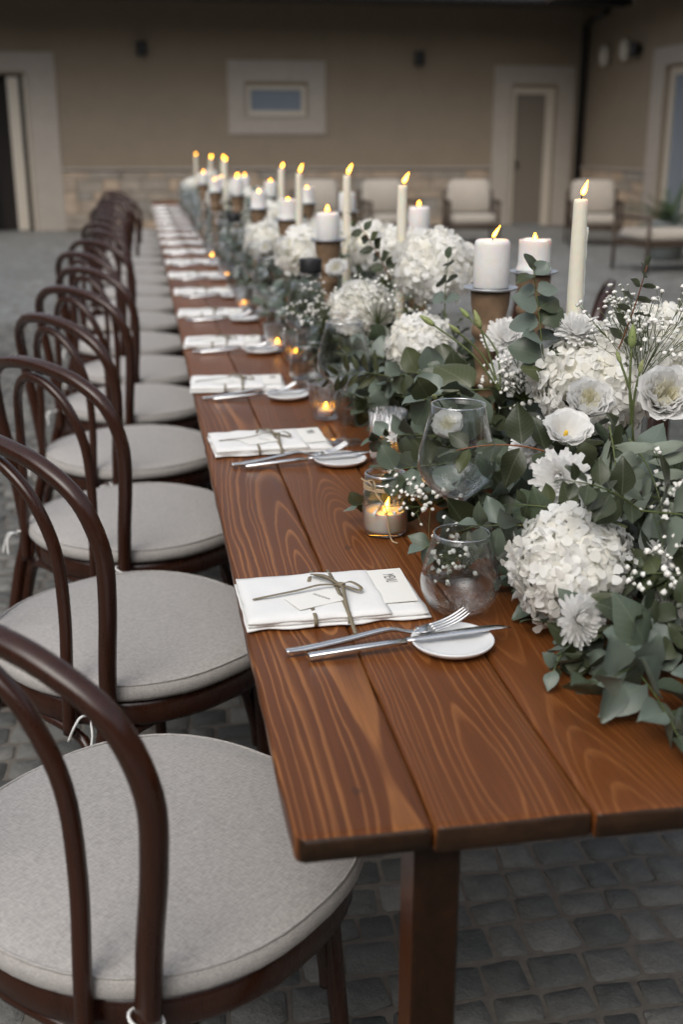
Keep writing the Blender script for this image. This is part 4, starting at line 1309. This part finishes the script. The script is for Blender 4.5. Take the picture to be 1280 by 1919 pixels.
def cup_petal(L, w, cup, flare, r, nu=6, nv=6):
    v = []; f = []; ph = r.uniform(0, 6)
    for i in range(nu+1):
        u = i/nu
        ww = w*math.sin(PI*(.16+.62*u))**.7
        for j in range(nv+1):
            q = -1+2*j/nv
            ang = q*ww/(L*.62)
            rad = L*(.10+.42*math.sin(u*PI*.55)*cup + flare*max(0, u-.62)**1.4*1.6)
            ruf = .06*L*u*u*math.sin(q*6+ph)
            v.append(((rad+ruf)*math.cos(ang), (rad+ruf)*math.sin(ang), L*u*(1-.22*flare*u) + .03*L*u*math.sin(q*4+ph*2) - .08*L*q*q*u))
    for i in range(nu):
        for j in range(nv):
            a = i*(nv+1)+j; f.append((a, a+1, a+nv+2, a+nv+1))
    return v, f
def lisianthus(loc, size, axis, seed, label, full=True, mat='creamp', opened=1.0):
    r = random.Random(seed); o = empty('lisianthus'); o.matrix_basis = frame(Vector(axis).orthogonal(), axis, loc)
    tag(o, label, 'flower', 'lisianthus blooms in the garland')
    for l, (n, k, cup, fl) in enumerate(((3,.90,.20,.0),(4,.94,.40,.04),(5,.97,.58,.08),(6,1.0,.74,.14),(6,1.0,.88,.22),(6,.98,1.0,.36*opened),(6,.92,1.1,.6*opened)) if full else ((6,.97,.85,.30),(6,1.0,.98,.42),(6,.96,1.1,.6))):
        for i in range(n):
            v, f = cup_petal(size*.62*k*r.uniform(.94, 1.06), size*.36*(.6+.45*cup), cup, fl, r)
            mm = M['white'] if l >= (2 if full else 0) else M[mat]
            mobj('petal', MB().add(v, f).mesh('petal', mm), o, mw=Matrix.Rotation(2*PI*(i+.37*l)/n+r.gauss(0,.1), 4, 'Z'))
    if not full: mobj('stamen', MB().lathe([(.001,size*.05),(size*.035,size*.08),(size*.045,size*.30),(size*.03,size*.36),(.001,size*.37)], 10).mesh('stamen', M['yellow']), o)
    return o
def bud(loc, root, L, seed, label):
    r = random.Random(seed); o = empty('flower_bud', root)
    tag(o, label, 'flower bud', 'green lisianthus buds')
    p1 = Vector(loc)-Vector(root); mid = p1*.5+Vector((r.gauss(0,.008), r.gauss(0,.008), .008))
    pts = catmull([Vector((0,0,0)), mid, p1], 6)
    mobj('stem', MB().tube(pts, .0017, 6).mesh('stem', M['stem']), o)
    ax = (pts[-1]-pts[-3]).normalized()
    prof = [(.001,0),(L*.10,L*.04),(L*.155,L*.2),(L*.175,L*.38),(L*.15,L*.6),(L*.10,L*.82),(L*.04,L*.97),(.001,L)]
    mb_ = MB().lathe(prof, 20, jit=lambda a, k, z: .13*math.sin(a*5+z/L*5.0)*math.sin(PI*min(1, z/L+.1)))
    mobj('bloom', mb_.mesh('bloom', M['bud']), o, mw=frame(ax.orthogonal(), ax, p1))
    sp = MB()
    for q in range(5):
        v, f = strap(L*.5, L*.06, .25, r); sp.add(v, f, Matrix.Rotation(q*2*PI/5, 4, 'Z') @ Matrix.Translation((L*.09,0,0)) @ Matrix.Rotation(R(-72), 4, 'Y'))
    mobj('sepals', sp.mesh('sepals', M['stem']), o, mw=frame(ax.orthogonal(), ax, p1))
    return o
def puff(r, s):
    v = []; f = []; n = 7
    for (k, z) in ((.55,-.55),(1.0,-.1),(.95,.35),(.5,.72)):
        for i in range(n):
            a = 2*PI*i/n+z; kk = k*(1+.7*(r.random()-.5)); v.append((kk*math.cos(a)*s, kk*math.sin(a)*s, (z+.5*(r.random()-.5))*s*.85))
    for q in range(3):
        for i in range(n):
            j = (i+1) % n; f.append((q*n+i, q*n+j, (q+1)*n+j, (q+1)*n+i))
    f.append(tuple(range(n))[::-1]); f.append(tuple(3*n+i for i in range(n)))
    return v, f
def breath_geom(bl, st, base, d, L, n, spread, r, s=.0032):
    d = Vector(d).normalized(); base = Vector(base)
    for i in range(n):
        q = (d + Vector((r.gauss(0,spread), r.gauss(0,spread), r.gauss(0,spread)))).normalized()
        l_ = L*r.uniform(.55, 1.05); e = base+q*l_; m_ = base.lerp(e, .5)+Vector((r.gauss(0,.006), r.gauss(0,.006), .006))
        st.tube([base, m_, e], [.0007,.0006,.0004], 4, cap=False)
        for j in range(r.choice((2,3,3,4))):
            e2 = e+Vector((r.gauss(0,.009), r.gauss(0,.009), r.gauss(0,.008)))
            st.tube([m_.lerp(e,.6), e2], .0004, 4, cap=False)
            v, f = puff(r, s*r.uniform(.55, 1.2)); bl.add(v, f, frame(q.orthogonal(), q, e2))
def breath(base, d, L, n, spread, seed, label, s=.0039):
    r = random.Random(seed); bl = MB(); st = MB()
    breath_geom(bl, st, (0,0,0), d, L, n, spread, r, s)
    bl.v = [(x, y, max(z, TZ+.004-base[2])) for x, y, z in bl.v]
    o = empty('babys_breath', base)
    b_ = mobj('blossoms', bl.mesh('blossoms', M['breath']), o); b_['kind'] = 'stuff'
    mobj('stems', st.mesh('stems', M['stem']), o)
    return tag(o, label, 'flower', "sprays of tiny white blossoms")

# ---- big flowers of the near garland
hydrangea((.425,.402,.838), .074, .074, 300, .0150, 1, 'round white hydrangea beside the nearest tumbler, lowest and nearest whole bloom', (-.35,-.5,.8))
hydrangea((.585,.335,.822), .074, .070, 240, .0150, 2, 'white hydrangea cut off by the right edge, low near the table end', (-.1,-.6,.8))
hydrangea((.452,1.385,.962), .066, .060, 240, .0135, 3, 'round white hydrangea left of the green bud stems', (-.3,-.5,.8))
hydrangea((.412,1.83,.985), .072, .052, 210, .0140, 4, 'flat white hydrangea with a wine glass rim before it', (-.2,-.4,.9))
hydrangea((.560,1.68,1.095), .088, .072, 200, .0195, 5, 'large loose white hydrangea left of the nearest pillar candle', (-.1,-.4,.9))
hydrangea((.575,2.05,1.09), .080, .062, 130, .020, 6, 'white hydrangea below the second taper from the camera', (0,-.3,.9))
hydrangea((.604,.805,1.008), .094, .070, 300, .0155, 7, 'frilly white hydrangea left of the cream rose-like bloom', (-.1,-.5,.8))
hydrangea((.728,.815,1.035), .098, .074, 300, .0160, 8, 'frilly white hydrangea by the black bottle cap at the right edge', (-.1,-.4,.9))
chrysanthemum((.432,.480,.938), .039, (-.5,-.75,.25), 1, 'white chrysanthemum above the lowest hydrangea, facing the camera')
chrysanthemum((.437,.600,.955), .038, (-.7,-.3,.65), 2, 'white chrysanthemum half hidden left of the open yellow-eyed bloom')
chrysanthemum((.520,.960,.985), .042, (-.2,-.7,.7), 3, 'white chrysanthemum among tiny blossoms under the nearest pillar candle')
chrysanthemum((.283,.850,.906), .014, (-.6,-.6,.4), 4, 'tiny white daisy in front of the ribbed votive', 3)
chrysanthemum((.388,.282,.818), .033, (.3,-.8,.3), 5, 'small white chrysanthemum under the lowest hydrangea')
chrysanthemum((.570,.800,1.080), .038, (0,-.35,.9), 6, 'white chrysanthemum at the foot of the nearest taper')
chrysanthemum((.548,1.09,1.022), .045, (-.1,-.6,.8), 7, 'white chrysanthemum just right of the wooden holder stem')
lisianthus((.620,.590,1.010), .090, (-.2,-.8,.55), 1, 'cream rose-like bloom at the right edge under the tall bud', True)
lisianthus((.468,.572,.962), .070, (-.05,-.55,.8), 2, 'open white bloom with a yellow eye in the garland', False)
lisianthus((.362,.775,.925), .068, (-.4,-.5,.75), 3, 'half-open cream bloom behind the nearest wine glass', True, 'creamp', .3)
lisianthus((.43,2.25,1.02), .07, (-.4,-.6,.7), 4, 'white bloom beside the third wooden candle holder', True)
lisianthus((.335,3.2,1.0), .07, (-.5,-.6,.7), 5, 'pale yellow bloom left of the far hydrangeas', True, 'creamp', .5)
for k, (b_, L_) in enumerate([((.372,.953,1.075),.030),((.414,.941,1.062),.024),((.446,.996,1.080),.026),((.450,.938,1.070),.033)]):
    bud(b_, (.478,.90,.965), L_, k, 'green bud on a long stem, %s of the four before the pillar candle' % ['leftmost','second from left','third from left','rightmost'][k])
bud((.553,.555,1.098), (.571,.56,.955), .033, 5, 'tall single green bud above the cream rose-like bloom')
bud((.545,.570,1.075), (.566,.57,.955), .018, 6, 'small green bud left of the tall single bud')
bud((.583,.588,1.056), (.574,.575,.955), .020, 7, 'small green bud right of the tall single bud')
bud((.330,.768,.990), (.365,.80,.93), .022, 8, 'pale bud lying above the nearest wine glass rim')
breath((.655,.745,1.01), (-.1,-.15,1), .15, 60, .40, 1, 'spray of tiny white blossoms standing at the far right of the garland')
breath((.535,.92,.94), (-.35,-.6,.8), .12, 50, .4, 2, 'spray of tiny white blossoms under the nearest pillar candle')
breath((.535,.34,.83), (-.1,-.6,.6), .10, 40, .45, 3, 'spray of tiny white blossoms between the two low hydrangeas')
breath((.60,.48,.90), (-.1,-.7,.5), .11, 46, .4, 4, 'spray of tiny white blossoms below the cream rose-like bloom')
breath((.42,1.66,.97), (-.2,-.3,.9), .12, 34, .45, 5, 'spray of tiny white blossoms around the flat hydrangea')
breath((.345,.60,.785), (-.6,-.5,.25), .085, 16, .35, 6, 'spray of tiny white blossoms behind the nearest tumbler')
breath((.335,.80,.80), (-.6,-.3,.35), .09, 20, .4, 7, 'spray of tiny white blossoms right of the jute-tied jar')
breath((.36,2.0,.90), (-.5,-.2,.8), .13, 26, .35, 8, 'spray of tiny white blossoms left of the flat hydrangea')

lisianthus((.535,.655,.985), .080, (-.2,-.7,.7), 6, 'white rose-like bloom between the yellow-eyed bloom and the tall bud', True, 'creamp', .8)
lisianthus((.69,.66,.985), .075, (.0,-.8,.6), 7, 'white rose-like bloom at the right edge beside the cream bloom', True, 'creamp', .9)
# ---- sprigs one can tell apart
sprig((.47,.235,.795), (-.65,-.75,.05), .18, 4, .070, 'oval', .15, 71, 'big-leaved eucalyptus sprig drooping over the boards at the near end')
sprig((.43,.19,.785), (-.15,-.9,.2), .13, 4, .062, 'oval', .4, 46, 'eucalyptus rosette at the very front of the garland')
sprig((.35,.86,.80), (-1,.15,.05), .13, 4, .045, 'euc', .3, 42, 'eucalyptus sprig sticking out left behind the jute-tied jar')
sprig((.37,.62,.83), (-1,-.45,-.05), .12, 3, .055, 'oval', .2, 43, 'eucalyptus sprig reaching out left behind the nearest tumbler')
sprig((.40,.82,.87), (-1,-.2,0), .14, 4, .062, 'euc', .1, 44, 'eucalyptus sprig hanging above the jute-tied jar')
sprig((.522,.80,.98), (-.1,.02,1), .205, 7, .052, 'euc', .05, 45, 'upright blue-green eucalyptus sprig before the nearest taper')
sprig((.615,.75,1.05), (.18,-.42,1), .155, 6, .032, 'dark', .0, 47, 'slim dark sprig rising at the top right of the garland', 'redstem')
sprig((.47,1.75,1.06), (-.45,.1,1), .17, 6, .045, 'dark', .3, 48, 'dark leafy sprig before the third wooden candle holder', 'redstem')
sprig((.50,1.36,1.03), (-.05,0,1), .12, 3, .042, 'euc', .0, 49, 'pair of round green leaves against the large hydrangea')
sprig((.44,.84,.985), (-.8,-.25,.1), .13, 4, .070, 'euc', .25, 50, 'broad eucalyptus leaves right above the nearest wine glass')
sprig((.47,.55,.94), (-1,-.1,.62), .17, 4, .055, 'dark', .9, 51, 'dark leaves on a red stem crossing the nearest wine glass', 'redstem')
sprig((.50,.49,1.005), (-.1,-.5,-.2), .10, 5, .082, 'olive', .9, 52, 'drooping olive sprig with silvery leaves below the yellow-eyed bloom')
sprig((.53,.49,.985), (.25,-.5,-.3), .11, 5, .070, 'olive', .6, 53, 'olive sprig spreading right under the tall single bud')
sprig((.36,1.24,.93), (-.8,-.1,.3), .14, 6, .05, 'olive', .5, 54, 'olive sprig left of the round hydrangea')
sprig((.50,.38,.92), (.3,-.8,.2), .14, 5, .060, 'euc', .3, 55, 'round-leaved eucalyptus sprig right above the lowest hydrangea')
sprig((.43,.33,.80), (-.7,-.6,.0), .13, 5, .045, 'oval', .25, 56, 'eucalyptus sprig curling before the bread plate')
sprig((.57,.16,.79), (.1,-.9,.1), .12, 5, .055, 'euc', .3, 57, 'round-leaved eucalyptus sprig at the right front of the garland')
sprig((.74,.74,1.0), (.3,-.3,.8), .12, 5, .045, 'euc', .2, 58, 'eucalyptus sprig by the black bottle cap')
sprig((.52,.20,.80), (-.35,-.85,.05), .15, 5, .062, 'oval', .25, 60, 'large-leaved eucalyptus sprig hanging low at the right front')
sprig((.60,.22,.82), (.1,-.9,-.1), .13, 5, .070, 'euc', .3, 61, 'round-leaved eucalyptus sprig under the cut-off hydrangea')
sprig((.47,.28,.83), (-.5,-.7,.1), .11, 5, .055, 'euc', .4, 62, 'eucalyptus sprig hanging under the small low chrysanthemum')
sprig((.55,.27,.86), (-.1,-.9,.3), .12, 5, .052, 'dark', .6, 63, 'dark leaves between the two low hydrangeas')
sprig((.66,.42,.93), (.1,-.9,.2), .13, 5, .062, 'euc', .5, 64, 'round grey leaves at the right edge below the cream bloom')
# ---- the other sprigs of the near garland
n_ = 0
while n_ < 54:
    y_ = G.uniform(.22, 2.3); x_ = G.uniform(.36, .70); u_ = (x_-.53)/.2
    z_ = TZ+.03+max(0, (1-u_*u_))*G.uniform(.04, .19)*min(1, .35+y_)
    if x_ > .62 and G.random() < .5: continue
    d_ = Vector((u_*.9-.45, G.gauss(-.25,.45), G.uniform(-.05,.55)))
    kd = G.choices(('euc','oval','dark','olive'), (5,3,3,1.2))[0]
    L_ = G.uniform(.09, .16); tipx = x_+d_.normalized().x*L_
    if tipx < .33 and z_ < .86: continue
    sprig((x_, y_, z_), d_, L_, G.randint(4, 6), {'euc': .056, 'oval': .060, 'dark': .050, 'olive': .060}[kd]*G.uniform(.85,1.1), kd, G.uniform(.2,.8), 100+n_)
    n_ += 1

# ---- filling foliage: thousands of small leaves, deep inside and far down the table
def leaf_fill(name, y0, y1, n, kinds, size, label, seed, xl=.36, xr=.74, ztop=.24):
    r = random.Random(seed); out = {}
    for i in range(n):
        y_ = r.uniform(y0, y1); x_ = r.uniform(xl, xr); u_ = (x_-(xl+xr)/2)/((xr-xl)/2)
        hgt = ztop*(1-u_*u_*.8)*min(1, .35+max(0, y_-.1))*(1+.25*mnoise.noise(Vector((x_*5, y_*3, 2))))
        z_ = TZ+.012+hgt*r.random()**.8
        kd = r.choices(('euc','oval','dark','olive'), kinds)[0]
        src = LV[kd][r.randrange(len(LV[kd]))]
        d_ = Vector((u_*.8+r.gauss(0,.6), r.gauss(-.1,.7), r.gauss(.15,.5)))
        s_ = size*r.uniform(.7, 1.25)
        mx = frame(d_, Vector((u_*.6+r.gauss(0,.5)-.2, r.gauss(-.3,.5), 1)), (x_, y_, z_), (s_, s_, s_))
        if kd not in out: out[kd] = MB()
        out[kd].add([tuple(v.co) for v in src.vertices], [tuple(p.vertices) for p in src.polygons], mx)
        k = out[kd]
    o = empty(name, (0, 0, 0)) if False else None
    root = None
    for kd, mb_ in out.items():
        mb_.v = [(x, y, max(z, TZ+.003)) for x, y, z in mb_.v]
        me = mb_.mesh(name, LV[kd][0].materials[0])
        ob = mobj(name, me, root)
        if root is None:
            root = ob; tag(ob, label, 'foliage', kind='stuff')
        else: ob.name = 'leaves'; ob['kind'] = 'stuff'
leaf_fill('garland_filling', .22, 2.5, 2300, (1.6,1.2,7,1), .040, 'dense small green leaves filling the inside of the near garland', 5, .385, .72, .19)  # mostly dark leaves, so the inner shade is put into their colour
leaf_fill('far_garland_foliage', 2.4, 11.9, 4600, (4,3,5,2), .048, 'dense grey-green foliage running down the far length of the table', 6, .33, .74, .315)
# ---- flowers farther down the table
F = random.Random(17)
y_ = 2.5; k = 0
spots = [(.40,2.76,1.045,.08),(.56,2.5,1.08,.075)]
y_ = 3.2
while y_ < 11.6:
    spots.append((F.uniform(.38,.66), y_, F.uniform(.97,1.06), F.uniform(.065,.085))); y_ += F.uniform(.26, .42)
for k, (x_, yy, zz, rr_) in enumerate(spots):
    hydrangea((x_, yy, zz), rr_, rr_*.75, 60, .026, 200+k, 'white hydrangea farther down the garland, %s past the third candle holder' % ORD[k], (-.2,-.4,.9), parts=False)
for k in range(14):
    yy = 2.6+k*.62
    breath((F.uniform(.36,.6), yy, F.uniform(.93,1.0)), (-.3,-.3,.9), .13, 22, .45, 300+k, 'spray of tiny white blossoms in the far garland, %s past the third candle holder' % ORD[k], .0055)
